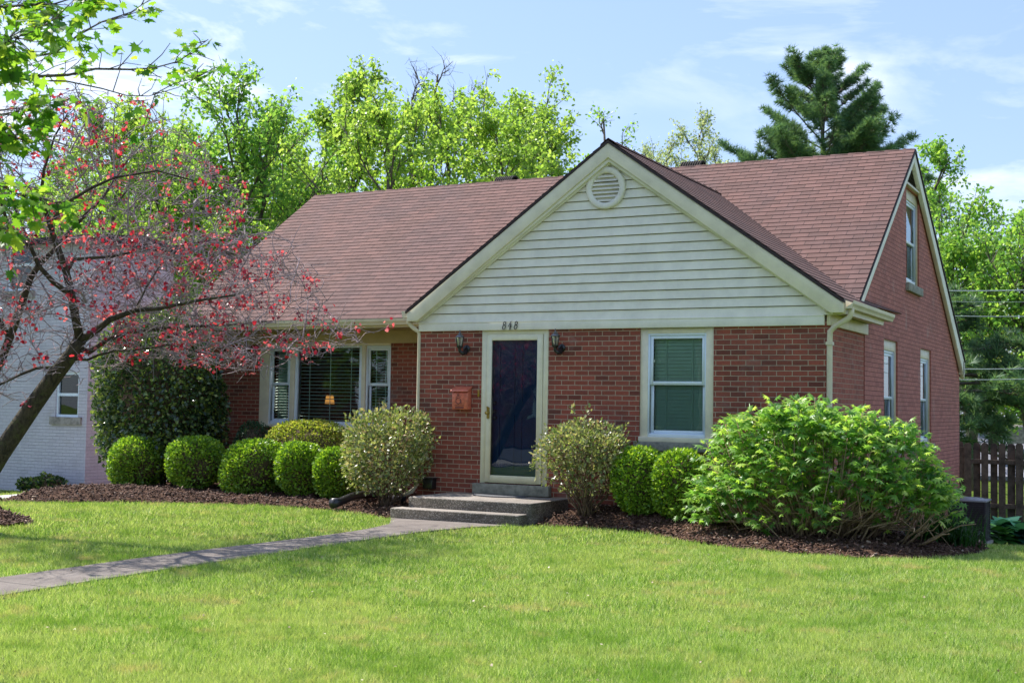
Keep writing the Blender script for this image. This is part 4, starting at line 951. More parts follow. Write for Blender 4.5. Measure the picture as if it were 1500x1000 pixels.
for (px, dY, sz, lab, sd, lf) in ((1462, -1.6, .5, 'bright green hosta just right of the air conditioner', 91, 'hosta_leaf'), (1470, -.7, .62, 'blue leaved hosta close against the fence behind the bright green one', 92, 'hosta_blue'), (1500, -1.1, .62, 'blue green hosta at the right edge of the view below the fence', 93, 'hosta_blue'), (1540, -1.2, .5, 'green hosta under the right part of the fence', 94, 'hosta_leaf')):
    p = at(px, 780, FY+dY); hosta((p[0], p[1], gz(p[0], p[1])), 30, sz, lab, sd, lf)
# air conditioner --------------------------------------------------------
p = at(1420, 780, 9.6); a_ = thing('air_conditioner', (p[0]+.02, 9.6, gz(p[0], 9.6)), 'dark metal air conditioner with a pale lid standing by the rear corner of the house', 'air conditioner')
mb = MB(); mb.box(-.42, .36, -.36, .4, .0, .05); mb.build('pad', M['concrete'], a_, local=True)
mb = MB()
mb.box(-.36, .3, -.3, .34, .05, .8)
for k in range(17):
    z = .1+k*.041; mb.box(-.372, .312, -.312, .352, z, z+.012)
mb.build('case', plain('dark_grille', (.03, .022, .03), .5, var=.2), a_, local=True)
for sx in (-.375, .285):
    for sy in (-.315, .325): mb = MB(); mb.box(sx, sx+.03, sy, sy+.03, .05, .8); mb.build('corner_post', plain('dark_post', (.035, .03, .04), .5), a_, local=True)
mb = MB(); mb.box(-.39, .33, -.33, .37, .8, .835); mb.lathe([(.28, .836), (.26, .86), (0, .865)], (-.03, .02, 0), 20); mb.build('lid', plain('grey_lid', (.3, .29, .31), .5), a_, local=True, bevel=.006)
# shadow box fence -------------------------------------------------------
fn = thing('wooden_fence', (8.5, FY, gz(8.5, FY)), 'dark weathered wooden fence with alternating dog eared boards at the right', 'fence')
r = random.Random(5); top = .72
def bd(mb, x, y, w, z0, z1):
    mb.prism([(x-w/2, z0), (x+w/2, z0), (x+w/2, z1-.04), (x+w/2-.035, z1), (x-w/2+.035, z1), (x-w/2, z1-.04)], 'y', y, y+.018)
for nm, y, off in (('front_boards', FY-.06, 0), ('back_boards', FY+.045, .168)):
    mb = MB(); x = 5.0+off
    while x < 14: bd(mb, x, y+r.uniform(-.003, .003), .142+r.uniform(-.008, .008), gz(x, FY)+.04, top+r.uniform(-.015, .01)); x += .336
    mb.build(nm, M['wood'], fn)
for z in (.28, -.62): mb = MB(); mb.box(5.0, 14, FY-.04, FY+.044, z, z+.09); mb.build('rail', M['wood'], fn)
for x in (5.9, 8.35, 10.8, 13.2): mb = MB(); mb.box(x-.05, x+.05, FY-.035, FY+.04, gz(x, FY)-.1, top-.1); mb.build('post', M['wood'], fn)
# black drain pipe in the left bed, thin stake ---------------------------
M['pipe'] = plain('black_plastic_pipe', (.025, .023, .03), .35, var=.15, spec=.5)
mb = MB(); P0, P1 = gp(487, 749), gp(556, 739)
bz = lambda x, y: float(bed_z(np.array([x]), np.array([y]), BEDL)[0])
pts = []
for t in np.linspace(0, 1, 9):
    x, y = P0[0]*(1-t)+P1[0]*t, P0[1]*(1-t)+P1[1]*t; pts.append((x+.05*math.sin(t*PI), y, bz(x, y)+.1+.03*math.sin(t*PI)))
mb.tube(pts, [.075]+[.058]*8, 12)
for i in range(1, 9):
    q = (np.array(pts[i])+np.array(pts[i-1]))/2; mb.tube([q-[.004, .002, 0], q+[.004, .002, 0]], .064, 12)
mb.tube([pts[-1], (-.2, -.05, bz(-.2, -.05)+.06), (-.15, -.12, .0)], [.056, .05, .045], 12)
tag(mb.build('drain_pipe', M['pipe'], smooth=True), 'black flexible drain pipe lying on the mulch left of the steps', 'pipe')
s_ = gp(566, 744); mb = MB(); mb.tube([s_-[0, 0, .1], s_+[.004, 0, .42]], .008, 6); mb.box(s_[0]-.02, s_[0]+.03, s_[1]-.004, s_[1]+.004, s_[2]+.36, s_[2]+.42)
tag(mb.build('garden_stake', M['steel']), 'thin grey stake standing in front of the loose shrub left of the steps', 'stake')
# ------------------------------------------------------------------ trees
M['redbark'] = bark('mossy_redbud_bark', (.02, .014, .009), (.1, .075, .045), 26, (.085, .085, .03))
M['redtwig'] = bark('mauve_twigs', (.16, .11, .12), (.5, .4, .42), 20)
M['red_leaf'] = foliage('red_new_leaf', [(.14, .01, .03), (.36, .015, .045), (.55, .035, .08), (.6, .17, .26), (.26, .03, .07)], .45, .35, tboost=1.5)
M['maple_leaf'] = foliage('maple_leaf', [(.05, .15, .02), (.11, .27, .03), (.2, .38, .04), (.4, .52, .08)], .55, .4, spec=.4)
M['tree_bark'] = bark('grey_tree_bark', (.05, .04, .03), (.17, .14, .11), 8)
M['leaf_a'] = foliage('spring_leaf', [(.17, .3, .07), (.27, .42, .09), (.38, .52, .12), (.46, .57, .15)], .58, .4, .35, (.2, .36, .05))
M['leaf_b'] = foliage('mid_green_leaf', [(.1, .24, .06), (.18, .36, .08), (.28, .47, .1), (.38, .54, .12)], .56, .4, .4)
M['leaf_c'] = foliage('pale_leaf', [(.24, .33, .17), (.36, .43, .25), (.5, .54, .35)], .45, .5, .4)
M['leaf_y'] = foliage('yellow_green_leaf', [(.26, .34, .04), (.4, .47, .06), (.55, .58, .1)], .45, .45, .4)
M['needle'] = foliage('pine_needle', [(.07, .16, .1), (.14, .26, .13), (.27, .4, .17)], .35, .45, .5, (.03, .07, .04))

def curve(a, b, r, sag=0.0, k=4, w=.06):
    a, b = np.array(a, float), np.array(b, float); L = np.linalg.norm(b-a); pts = []
    off = r.normal(0, w*L, 3)
    for i in range(k+1):
        t = i/k; pts.append(a*(1-t)+b*t+off*math.sin(PI*t)+np.array([0, 0, sag*L*math.sin(PI*t)]))
    return pts
class Net:
    """branch network: points with a level; new branches start at the nearest point toward the trunk side"""
    def __init__(s, root): s.P = [np.array(root, float)]; s.root = np.array(root, float)
    def add(s, pts): s.P.extend([np.array(p, float) for p in pts])
    def near(s, q, back=None, bias=.25):
        A = np.array(s.P); d = np.linalg.norm(A-q, axis=1)+bias*np.linalg.norm(A-s.root, axis=1)
        return A[int(np.argmin(d))]
# --- redbud -------------------------------------------------------------
r = np.random.default_rng(101)
TBZ = float(ground_z(TB[0], TB[1]))
rb = thing('redbud_tree', (TB[0], TB[1], TBZ), 'leaning redbud with a mossy trunk and red spring leaves on bare mauve twigs', 'tree')
S_ = lambda l, k=0: [dep(x, y, d+k*max(0, x-110)/440) for x, y, d in l]
base = np.array([TB[0], TB[1], TBZ-.15])
trunk = [base]+S_([(-30, 712, 14.25), (0, 665, 14.2), (50, 592, 14.2), (84, 545, 14.15), (104, 520, 14.1), (117, 498, 14.05)])
mb = MB(); mb.tube(trunk, [.17, .122, .107, .098, .09, .08, .072], 12)
limbs = [
 (S_([(117, 498, 14.05), (111, 468, 14.0), (104, 427, 13.95), (97, 399, 13.9), (86, 367, 13.85), (78, 344, 13.8), (70, 318, 13.7)], 2.0), .062, .035),
 (S_([(117, 500, 14.05), (138, 486, 13.9), (161, 468, 13.75), (198, 454, 13.6), (232, 452, 13.5), (290, 440, 13.3), (345, 432, 13.2)], 2.0), .055, .012),
 (S_([(112, 510, 14.1), (131, 515, 14.1), (156, 498, 14.2), (191, 486, 14.35), (253, 479, 14.6), (330, 476, 14.9), (400, 470, 15.1)], 2.0), .045, .01),
 (S_([(108, 526, 14.1), (128, 527, 14.0), (144, 520, 13.9), (168, 514, 13.7), (194, 513, 13.5), (250, 505, 13.2), (310, 520, 13.0)], 2.0), .02, .006),
 (S_([(97, 540, 14.15), (75, 538, 14.1), (53, 539, 14.0), (24, 551, 13.8), (-10, 568, 13.6), (-60, 560, 13.3)], 2.0), .028, .012),
 ([base+[0, .05, .1]]+S_([(-95, 690, 14.4), (-50, 600, 14.5), (0, 532, 14.6), (14, 495, 14.6), (30, 450, 14.6), (44, 408, 14.6), (57, 388, 14.6), (76, 369, 14.7), (110, 330, 14.8)], 2.0), .075, .03),
 (S_([(108, 440, 13.97), (94, 425, 13.9), (78, 413, 13.8), (57, 390, 13.7), (46, 364, 13.6), (14, 337, 13.4), (0, 290, 13.2), (-20, 220, 13.1)], 2.0), .04, .014),
 (S_([(97, 399, 13.9), (108, 380, 14.0), (129, 378, 14.1), (161, 376, 14.25), (195, 369, 14.4), (260, 360, 14.7), (320, 350, 14.9)], 2.0), .03, .01),
 (S_([(74, 330, 13.75), (82, 316, 13.7), (100, 296, 13.6), (132, 276, 13.5), (168, 260, 13.4), (230, 250, 13.2), (285, 265, 13.0)], 2.0), .03, .009),
 (S_([(70, 318, 13.7), (60, 290, 13.6), (64, 250, 13.5), (80, 200, 13.4), (100, 165, 13.3)], 2.0), .03, .007),
 (S_([(57, 388, 14.6), (40, 350, 14.8), (20, 300, 15.0), (10, 240, 15.2)], 2.0), .03, .008),
 (S_([(110, 330, 14.8), (150, 290, 15.0), (190, 230, 15.2), (230, 190, 15.4)], 2.0), .028, .007),
 (S_([(198, 454, 13.6), (215, 420, 13.7), (240, 380, 13.9), (262, 330, 14.1)], 2.0), .016, .006),
 (S_([(14, 495, 14.6), (-20, 440, 14.5), (-60, 380, 14.3), (-110, 330, 14.0)], 2.0), .04, .012)]
net = Net(trunk[-1]); 
for pts, r0, r1 in limbs:
    n = len(pts); mb.tube(pts, [.85*(r0+(r1-r0)*i/(n-1)) for i in range(n)], 8)
    for a, b in zip(pts[:-1], pts[1:]):
        for t in (0, .33, .66): net.add([a*(1-t)+b*t])
mb.build('trunk', M['redbark'], rb, smooth=True)
CAN = [(-170, 590), (-170, 190), (20, 150), (110, 130), (215, 150), (300, 215), (345, 270), (395, 335), (445, 365), (478, 410), (480, 455), (555, 492), (470, 520), (395, 545), (300, 540), (215, 530), (140, 560), (60, 575), (0, 600)]
def sample_can(n, lo=False):
    out = []
    while len(out) < n:
        x = r.uniform(-170, 560, n); y = r.uniform(130, 600, n); k = in_poly(x, y, CAN)
        wgt = np.where((x > 130) & (y > 340) & (y < 545), 1.0, .42); wgt = np.where(x > 380, wgt*.5, wgt); wgt = np.where((y > 520) & (x < 160), .2, wgt); k &= r.random(n) < wgt
        for a, b in zip(x[k], y[k]): out.append(dep(a, b, 14.2+max(0, a-60)/490*2.3+r.normal(0, .75)))
    return np.array(out[:n])
tb = MB(); tips = []
T1 = sample_can(230); T1 = T1[np.argsort(np.linalg.norm(T1-net.root, axis=1))]
for q in T1:
    a = net.near(q); L = np.linalg.norm(q-a)
    if L < .12: continue
    pts = curve(a, q, r, .1, 5, .05); tb.tube(pts, [.006+.006*min(1, L), .0095, .008, .007, .006, .004], 4, False); net.add(pts[1:])
T2 = sample_can(2500)
for q in T2:
    a = net.near(q, bias=.12); L = np.linalg.norm(q-a)
    if L < .06: continue
    if L > .7: q = a+(q-a)*.7/L
    pts = curve(a, q, r, .08, 3, .08); tb.tube(pts, [.0055, .005, .004, .003], 3, False); net.add(pts[2:]); tips.append(pts[-1])
A = np.array(net.P)
for k in range(5200):
    a = A[r.integers(len(A))]; d = r.normal(0, 1, 3); d[2] = d[2]*.6+.15; d /= np.linalg.norm(d); q = a+d*r.uniform(.1, .34); m = (a+q)/2+r.normal(0, .018, 3)
    tb.tube([a, m, q], [.0042, .0036, .0026], 3, False)
    if k % 3 == 0: tips.append(q)
tb.build('branches', M['redtwig'], rb)
tips = np.array(tips); sel = tips[r.random(len(tips)) < .165]
C = np.repeat(sel, 7, 0); C = C+r.normal(0, .036, C.shape); D = rdir(len(C), r); D[:, 2] -= .5; nn = rdir(len(C), r); nn[:, 2] += .3
tag(scatter('foliage', C, D, nn, r.uniform(.028, .056, len(C)), HEART, M['red_leaf'], rb))

# --- maple at the left, its trunk outside the frame ---------------------
r = np.random.default_rng(111)
mp0 = dep(-560, 700, 8.6); mz = float(ground_z(mp0[0], mp0[1])); mpl = thing('maple_tree', (mp0[0], mp0[1], mz), 'maple reaching in at the upper left with lobed green leaves close to the viewer', 'tree')
up = lambda h: np.array([mp0[0], mp0[1], mz+h])
mb = MB(); mb.tube([up(-.2), up(.3), up(1.8), up(3.4), up(6)], [.26, .19, .165, .14, .09], 12)
crown_anchor = up(2.6)
brs = [([(-560, 330, 8.5), (-300, 240, 8.0), (-100, 190, 7.4), (0, 168, 7.0), (48, 160, 6.9), (88, 150, 6.8)], .035),
       ([(-560, 250, 8.5), (-250, 170, 8.8), (-50, 130, 9.2), (60, 112, 9.6), (100, 110, 9.8), (140, 101, 9.9), (190, 102, 10.0), (225, 100, 10.1), (262, 90, 10.2), (305, 58, 10.4)], .03),
       ([(40, 118, 9.5), (97, 119, 9.8), (150, 130, 9.9), (185, 140, 10.0), (218, 141, 10.0), (262, 128, 10.0), (300, 108, 10.0), (318, 96, 10.0)], .012),
       ([(-560, 180, 8.5), (-200, 110, 8.6), (0, 90, 9.0), (80, 78, 9.3), (120, 48, 9.4), (150, 32, 9.5), (192, 18, 9.6), (216, 2, 9.7)], .024),
       ([(-560, 60, 8.5), (-200, 0, 8.0), (0, 10, 7.6), (80, 6, 7.5), (130, -10, 7.5)], .03),
       ([(-300, 150, 7.9), (-80, 90, 7.1), (0, 62, 6.7), (40, 50, 6.5), (72, 34, 6.4)], .018),
       ([(-300, 290, 8.0), (-120, 280, 7.8), (-20, 262, 7.8), (24, 284, 7.8), (62, 292, 7.8), (96, 300, 7.9)], .014),
       ([(-300, 330, 8.0), (-120, 345, 7.4), (-30, 330, 7.3), (10, 340, 7.2)], .014),
       ([(-120, 190, 7.5), (-40, 205, 7.2), (10, 200, 7.0), (32, 205, 6.9)], .012)]
C, D, Nn, Sz = [], [], [], []
def put_leaves(p, n, s, dirn=None):
    for _ in range(n):
        d = r.normal(0, 1, 3); d[2] = -abs(d[2])*.7-.1
        if dirn is not None: d = d+dirn*.8
        d /= np.linalg.norm(d); C.append(p+d*r.uniform(.02, .07)); D.append(d); Nn.append(np.array([0, 0, 1])+r.normal(0, .55, 3)); Sz.append(s*r.uniform(.6, 1.15))
for bi, (l, r0) in enumerate(brs):
    if bi in (1, 2, 3): l = [(x, y, d if x < -250 else d*.83) for x, y, d in l]
    pts = S_(l); n = len(pts); mb.tube(pts, [r0*(.5 if bi else .3)*(1-.82*i/(n-1)) for i in range(n)], 6)
    for a, b in zip(pts[:-1], pts[1:]):
        L = np.linalg.norm(b-a); m = max(1, int(L/(.02 if bi in (0, 4, 5, 6, 7, 8) else .05)))
        if a is pts[0] or (n > 5 and a is pts[1]): m = m//3
        for j in range(m):
            t = r.random(); p = a*(1-t)+b*t; d = r.normal(0, 1, 3); d[2] = d[2]*.5+.05; d += (b-a)/L*.8; d /= np.linalg.norm(d); tl = r.uniform(.07, .3 if bi in (1, 2, 3) else .24)
            e = p+d*tl; mb.tube([p, (p+e)/2+r.normal(0, .015, 3), e], [.004, .003, .002], 4); put_leaves(e, r.integers(2, 5), .076 if bi in (1, 2, 3) else .088, d)
            if r.random() < .5: put_leaves((p+e)/2, 1, .08, d)
    put_leaves(pts[-1], 5, .08)
for k in range(50):               # the rest of the crown, above and beyond the frame
    a = r.uniform(3.3, 6.0); q = r.uniform(.4, 1.8); p = up(r.uniform(4.0, 6.0))+np.array([math.cos(a)*q, math.sin(a)*q, 0]); s0 = up(max(3, p[2]-mz-1.2)); mb.tube([s0, (s0+p)/2+[0, 0, .2], p], [.03, .02, .008], 5)
    for _ in range(9): put_leaves(p+r.normal(0, .22, 3), 2, .1)
mb.build('trunk', M['tree_bark'], mpl, smooth=True)
scatter('foliage', np.array(C), np.array(D), np.array(Nn), np.array(Sz), MAPLE, M['maple_leaf'], mpl, False, 1.0)

# --- background trees ---------------------------------------------------
def grow(name, loc, H, crown_r, seed, leaf, label, group, cat='tree', dens=1.0, lsize=.16, clear=.2, bare=0.0, slender=1.0, r0=None, levels=(16, 7, 5), lean=0):
    r = np.random.default_rng(seed); t = thing(name, loc, label, cat, group); mb = MB(); r0 = r0 or H*.017; twigs = []
    stems = 1 if slender > .9 else 3
    for sidx in range(stems):
        ph = r.uniform(0, 6.28); dx = np.array([math.cos(ph), math.sin(ph)])*(0 if stems == 1 else crown_r*.28)
        tp = [np.array([dx[0]*s+r.normal(0, .08)*s*2+lean*s*s, dx[1]*s+r.normal(0, .08)*s*2, H*s*(1 if sidx == 0 else r.uniform(.8, .96))]) for s in np.linspace(0, 1, 9)]
        tp[0][2] = -.4; mb.tube(tp, [r0*(1-.9*i/8)+.01 for i in range(9)], 7)
        for k in range(levels[0]):
            s = clear+(1-clear)*(k+r.random())/levels[0]; f = s*8; i = min(7, int(f)); a = tp[i]*(1-f+i)+tp[i+1]*(f-i)
            prof = math.sin(PI*min(1, (s-clear)/(1-clear)*.82+.16))**.8; L = crown_r*prof*r.uniform(.7, 1.15)+.4
            th = k*2.4+r.uniform(-.4, .4); el = .35+.75*s; d = np.array([math.cos(th)*math.cos(el), math.sin(th)*math.cos(el), math.sin(el)])
            bp = [a+d*L*u+np.array([0, 0, .12*L*u*u])+r.normal(0, .05*L, 3)*u for u in np.linspace(0, 1, 5)]
            mb.tube(bp, [max(.012, r0*.4*(1-s*.55)*(1-.8*u)) for u in np.linspace(0, 1, 5)], 5)
            for j in range(levels[1]):
                u = .25+.75*(j+r.random())/levels[1]; f = u*4; i = min(3, int(f)); a2 = bp[i]*(1-f+i)+bp[i+1]*(f-i); d2 = d+r.normal(0, .65, 3)+[0, 0, .2]; d2 /= np.linalg.norm(d2); L2 = L*.42*r.uniform(.6, 1.2)+.25
                e = a2+d2*L2; mb.tube([a2, (a2+e)/2+r.normal(0, .05, 3), e], [.022, .014, .006], 4, False)
                for q in range(levels[2]):
                    v = .2+.8*r.random(); a3 = a2*(1-v)+e*v; d3 = d2*.6+r.normal(0, .7, 3)+[0, 0, .15]; e3 = a3+d3/np.linalg.norm(d3)*r.uniform(.25, .7); mb.tube([a3, e3], [.008, .004], 3, False); twigs.append((a3, e3, s))
    mb.build('trunk', M['tree_bark'], t, local=True)
    tw = [w for w in twigs if not (w[2] > 1-bare)]
    if tw:
        A = np.array([w[0] for w in tw]); E = np.array([w[1] for w in tw]); k = int(21*dens); u = r.random((len(tw), k, 1))**.7
        keep = r.random(len(tw)) > .18
        P = (A[:, None]*(1-u)+E[:, None]*u+r.normal(0, .1, (len(tw), k, 3)))[keep].reshape(-1, 3); D = rdir(len(P), r); D[:, 2] -= .25; nn = rdir(len(P), r); nn[:, 2] += .5
        scatter('crown', P, D, nn, r.uniform(.6, 1.25, len(P))*lsize, DIAMOND, M[leaf], t, True, 1.0)
    return t
def clone(src, loc, label, rz, sc_=1.0):
    o = src.copy(); COL.objects.link(o); o.location = tuple(map(float, loc)); o.rotation_euler = (0, 0, rz); o.scale = (sc_,)*3; o['label'] = label
    for c in src.children:
        d = c.copy(); COL.objects.link(d); d.parent = o
    return o
def place(px, d, dy=0):
    p = dep(px, 600, d); return np.array([p[0], p[1], -1.2+dy])
def hgt(py, d): return CAM[2]+(600-py)*d/FPX+1.2
TG = 'spring trees rising behind the houses'
A1 = grow('deciduous_tree', place(490, 44), hgt(88, 44)-1.3, 2.9, 201, 'leaf_a', 'tall bright green tree with a pointed top behind the left half of the roof', TG, slender=.8, levels=(15, 7, 5), clear=.12)
A2 = grow('deciduous_tree', place(762, 46), hgt(106, 46)-1.5, 3.0, 202, 'leaf_a', 'tall airy green tree whose top stands just left of the front gable peak', TG, slender=.8, levels=(15, 7, 5), clear=.12)
A3 = grow('deciduous_tree', place(350, 40), hgt(100, 40)-1.7, 3.1, 203, 'leaf_b', 'tall thin crowned tree with forked trunks at the left end of the roof', TG, slender=.8, levels=(14, 7, 5), dens=.75, clear=.2)
B1 = grow('deciduous_tree', place(640, 42), hgt(192, 42), 3.4, 204, 'leaf_a', 'low rounded bright green tree behind the middle of the left roof', TG, levels=(18, 7, 5), clear=.15, dens=1.2)
clone(A2, place(430, 49), 'tree with an uneven top between the forked tree and the tall pointed one', 2.1, .93)
clone(B1, place(730, 38), 'bushy green tree low behind the roof beside the left roof vent', 1.3, .88)
clone(B1, place(570, 38), 'bushy green tree low behind the roof under the bare branches', 4.0, .9)
clone(A1, place(275, 47), 'tall green tree seen through the top of the redbud', 3.2, .9)
clone(A3, place(190, 44), 'green tree seen behind the redbud above the white house', 1.2, .92)
clone(B1, place(240, 40), 'bright yellow green tree low behind the redbud between the two houses', 2.7, .8)
clone(B1, place(325, 43), 'bright bushy tree just beyond the left end of the brick house', 5.1, .8)
clone(B1, place(150, 36), 'leafy green tree rising straight behind the corner of the white house', .9, .85)
clone(A1, place(60, 50), 'tree behind the roof of the white house at the far left', .6, .85)
clone(A2, place(-90, 46), 'tall tree beyond the left end of the white house', 2.6, 1.0)
grow('bare_tree', place(612, 55), hgt(118, 55), 2.6, 205, 'leaf_b', 'leafless grey tree tops showing between the two tallest green trees', TG, bare=1.1, levels=(14, 6, 4), slender=.8)
grow('bare_tree', place(672, 60), hgt(150, 60), 2.4, 206, 'leaf_b', 'second leafless tree top, lower and further right than the first', TG, bare=1.1, levels=(12, 6, 4), slender=.8)
grow('deciduous_tree', place(888, 52), hgt(168, 52), 1.2, 207, 'leaf_b', 'slim sapling with few leaves right against the gable peak', TG, dens=.35, levels=(10, 4, 4), slender=1.0)
A4 = grow('pale_tree', place(1000, 70), hgt(196, 70), 3.6, 208, 'leaf_c', 'pale grey green distant tree between the gable peak and the pine', TG, dens=.6, levels=(14, 7, 4), slender=.8)
clone(A4, place(940, 76), 'pale distant tree just right of the gable peak', 2, .98)
clone(A4, place(1070, 72), 'pale distant tree touching the left side of the pine', 4, .92)
R1 = grow('deciduous_tree', place(1425, 40), hgt(318, 40), 2.0, 209, 'leaf_b', 'leafy green tree with dark forked limbs right of the brick gable', TG, dens=.8, levels=(11, 6, 4), clear=.3, slender=.8, r0=.16)
R2 = grow('deciduous_tree', place(1376, 47), hgt(222, 47), 1.6, 210, 'leaf_b', 'narrow green tree peeking over the right roof edge', TG, dens=.9, levels=(15, 6, 5), clear=.2)
clone(R1, place(1515, 38), 'green tree leaning in at the right edge of the view', 2.2, .88)
Y1 = grow('deciduous_tree', place(1440, 62), hgt(520, 62), 4.2, 211, 'leaf_y', 'low yellow green tree far behind the fence at the right', TG, levels=(14, 7, 5), clear=.1)
clone(Y1, place(1510, 58), 'low yellow green tree at the right edge far behind the fence', 1.4, 1.05)
clone(Y1, place(1380, 66), 'low yellow green tree far off beside the rear corner of the house', 3.4, 1.0)

# --- pines --------------------------------------------------------------
def tuft_tmpl(k, r):
    v, f = [], []
    for i in range(k):
        a = r.uniform(0, 6.28); e = r.uniform(-.2, 1.2); d = np.array([math.cos(a)*math.cos(e), math.sin(e), math.sin(a)*math.cos(e)]); s = np.cross(d, [0, 0, 1.0]); s /= np.linalg.norm(s)+1e-6; j = len(v)
        v += [tuple(-s*.05), tuple(s*.05), tuple(d)]; f.append((j, j+1, j+2))
    return v, f
def pine(loc, H, R, seed, label, first=.12, n=26, tufts=7, name='pine_tree', droop=0.0, profile=None, ts=.34):
    r = np.random.default_rng(seed); t = thing(name, loc, label, 'tree', 'pines behind the house'); mb = MB()
    mb.tube([(0, 0, -.4), (.05, 0, H*.5), (0, 0, H)], [H*.016, H*.01, .02], 8); C, D = [], []
    for k in range(n):
        s = first+(1-first)*(k/(n-1))**.9; z = H*s; w = profile(s) if profile else min(1.0, (1-s)*2.3+.05)**.75; L = R*w*r.uniform(.65, 1.2)
        for j in range(r.integers(3, 6)):
            th = r.uniform(0, 6.28); el = -.05+.75*s-droop; Lj = L*r.uniform(.6, 1.1); d = np.array([math.cos(th)*math.cos(el), math.sin(th)*math.cos(el), math.sin(el)])
            pts = [np.array([0, 0, z])+d*Lj*u+np.array([0, 0, (.16-droop)*Lj*u*u]) for u in np.linspace(0, 1, 5)]; mb.tube(pts, [.05*(1-s)+.03, .04, .03, .02, .01], 5, False)
            m = max(3, int(Lj*tufts))
            for q in range(m):
                u = .22+.78*r.random()**.8; f = u*4; i = min(3, int(f)); a = pts[i]*(1-f+i)+pts[i+1]*(f-i); dd = d*.7+np.cross(d, [0, 0, 1])*r.choice([-1, 1])*r.uniform(.2, .9)+[0, 0, r.uniform(.0, .5)]; dd /= np.linalg.norm(dd); l2 = (1.12-u)*Lj*.42+.12; e = a+dd*l2
                mb.tube([a, e], [.014, .006], 3, False)
                for v in np.linspace(.4, 1, max(2, int(l2/.17))): C.append(a*(1-v)+e*v+r.normal(0, .05, 3)); D.append(dd+np.array([0, 0, .35]))
            C.append(pts[-1]); D.append(d+np.array([0, 0, .4]))
    C.append(np.array([0, 0, H])); D.append(np.array([0, 0, 1.0])); mb.build('trunk', M['tree_bark'], t, local=True)
    C, D = np.array(C), np.array(D); scatter('crown', C, D, rdir(len(C), r), r.uniform(.8, 1.25, len(C))*ts, tuft_tmpl(18, r), M['needle'], t, True); return t
prof = lambda s: (np.interp(s, [.1, .45, .62, .72, .82, .92, 1], [1.0, .98, 1.0, .92, .7, .38, .08]))
pine(place(1203, 60), hgt(72, 60), 4.6, 301, 'large blue green pine with upswept boughs above the right half of the roof', n=46, tufts=9, profile=prof, ts=.29)
pine(place(1352, 52), hgt(250, 52), 2.4, 302, 'dark pine partly hidden behind the right slope of the brick gable', n=22, tufts=8, first=.05, ts=.27)
pine(place(1392, 34), hgt(430, 34), 2.6, 303, 'dark drooping conifer above the fence beside the rear corner of the house', n=20, tufts=9, first=.3, droop=.3, name='spruce_tree', ts=.28)
# --- overhead lines -----------------------------------------------------
M['wire'] = plain('pale_cable', (.42, .48, .46), .4, var=.1)
for (y0, y1, rad, lab) in ((423, 416, .015, 'thick pale overhead cable, highest of the lines right of the gable'), (438, 436, .005, 'thin overhead wire, second from the top right of the gable'), (459, 458, .01, 'pale overhead cable, third from the top right of the gable'), (537, 532, .012, 'pale overhead cable just above the spruce, fourth from the top'), (553, 546, .01, 'lowest grey overhead cable above the spruce')):
    a, b = dep(1340, y0+2, 31), dep(1760, y1-9, 31); mb = MB(); mb.tube([a*(1-t)+b*t+np.array([0, 0, -.5*t*(1-t)]) for t in np.linspace(0, 1, 9)], rad, 5)
    tag(mb.build('overhead_cable', M['wire'], smooth=True), lab, 'cable', 'overhead cables right of the house')

# --- neighbouring buildings ---------------------------------------------
cx, cy_ = dep(124, 700, 26)[:2]; zb = float(ground_z(cx, cy_))
nb = thing('white_house', (cx-4, cy_+3, zb), 'two storey white painted brick house behind the redbud at the left', 'house')
x0, x1, y0, y1, ze = cx-11, cx, cy_, cy_+2.4, 4.75
tmp_house = nb
wz = lambda t: ze
def nwin(px0, px1, py0, py1):
    a = dep(px0, py0, 26); v = AF*FPX+AR*(px0-750)+AU*(500-py0); A = CAM+v*((y0-CAM[1])/v[1]); v = AF*FPX+AR*(px1-750)+AU*(500-py1); B = CAM+v*((y0-CAM[1])/v[1]); return (A[0], B[0], B[2], A[2])
w1 = nwin(83, 121, 545, 611); w1 = (w1[0], min(w1[1], x1-.25), w1[2], w1[3]); w2 = nwin(13, 46, 352, 425); w3 = (w1[0]-4.2, w1[0]-3.2, w1[2], w1[3])
mb = MB(); wall(mb, 'y', y0, x0, x1, zb-.3, wz, (w1, w2, w3), rev=.1); mb.build('wall', M['white_brick'], nb)
mb = MB(); wall(mb, 'x', x1, y0, y1, zb-.3, wz, (), rev=.08); mb.build('wall', M['white_brick'], nb)
mb = MB(); mb.add([(x0, y1, zb), (x0, y0, zb), (x0, y0, ze), (x0, y1, ze)]); mb.add([(x1, y1, zb), (x0, y1, zb), (x0, y1, ze), (x1, y1, ze)]); mb.build('wall', M['white_brick'], nb)
mb = MB(); ym = (y0+y1)/2; mb.prism([(y0-.3, ze-.05), (ym, ze+.12), (y1+.3, ze-.05), (y1+.3, ze-.15), (y0-.3, ze-.15)], 'x', x0-.2, x1+.2); mb.build('roof', M['drip'], nb)
for (a0, a1, z0, z1) in (w1, w2, w3):
    T_ = T('y', y0); mb = MB(); frame(mb, T_, a0, a1, .03, .09, z0, z1, .05); fbox(mb, T_, a0+.05, a1-.05, .02, .08, (z0+z1)/2-.03, (z0+z1)/2+.03); wf = mb.build('window', M['window_white'], nb)
    mb = MB(); mb.add([T_(a0+.05, .07, z0+.05), T_(a1-.05, .07, z0+.05), T_(a1-.05, .07, z1-.05), T_(a0+.05, .07, z1-.05)]); mb.build('pane', M['screen_glass'], wf)
    mb = MB(); mb.box(a0-.12, a1+.12, y0-.05, y0+.06, z0-.16, z0-.002); mb.build('sill', M['concrete'], wf)
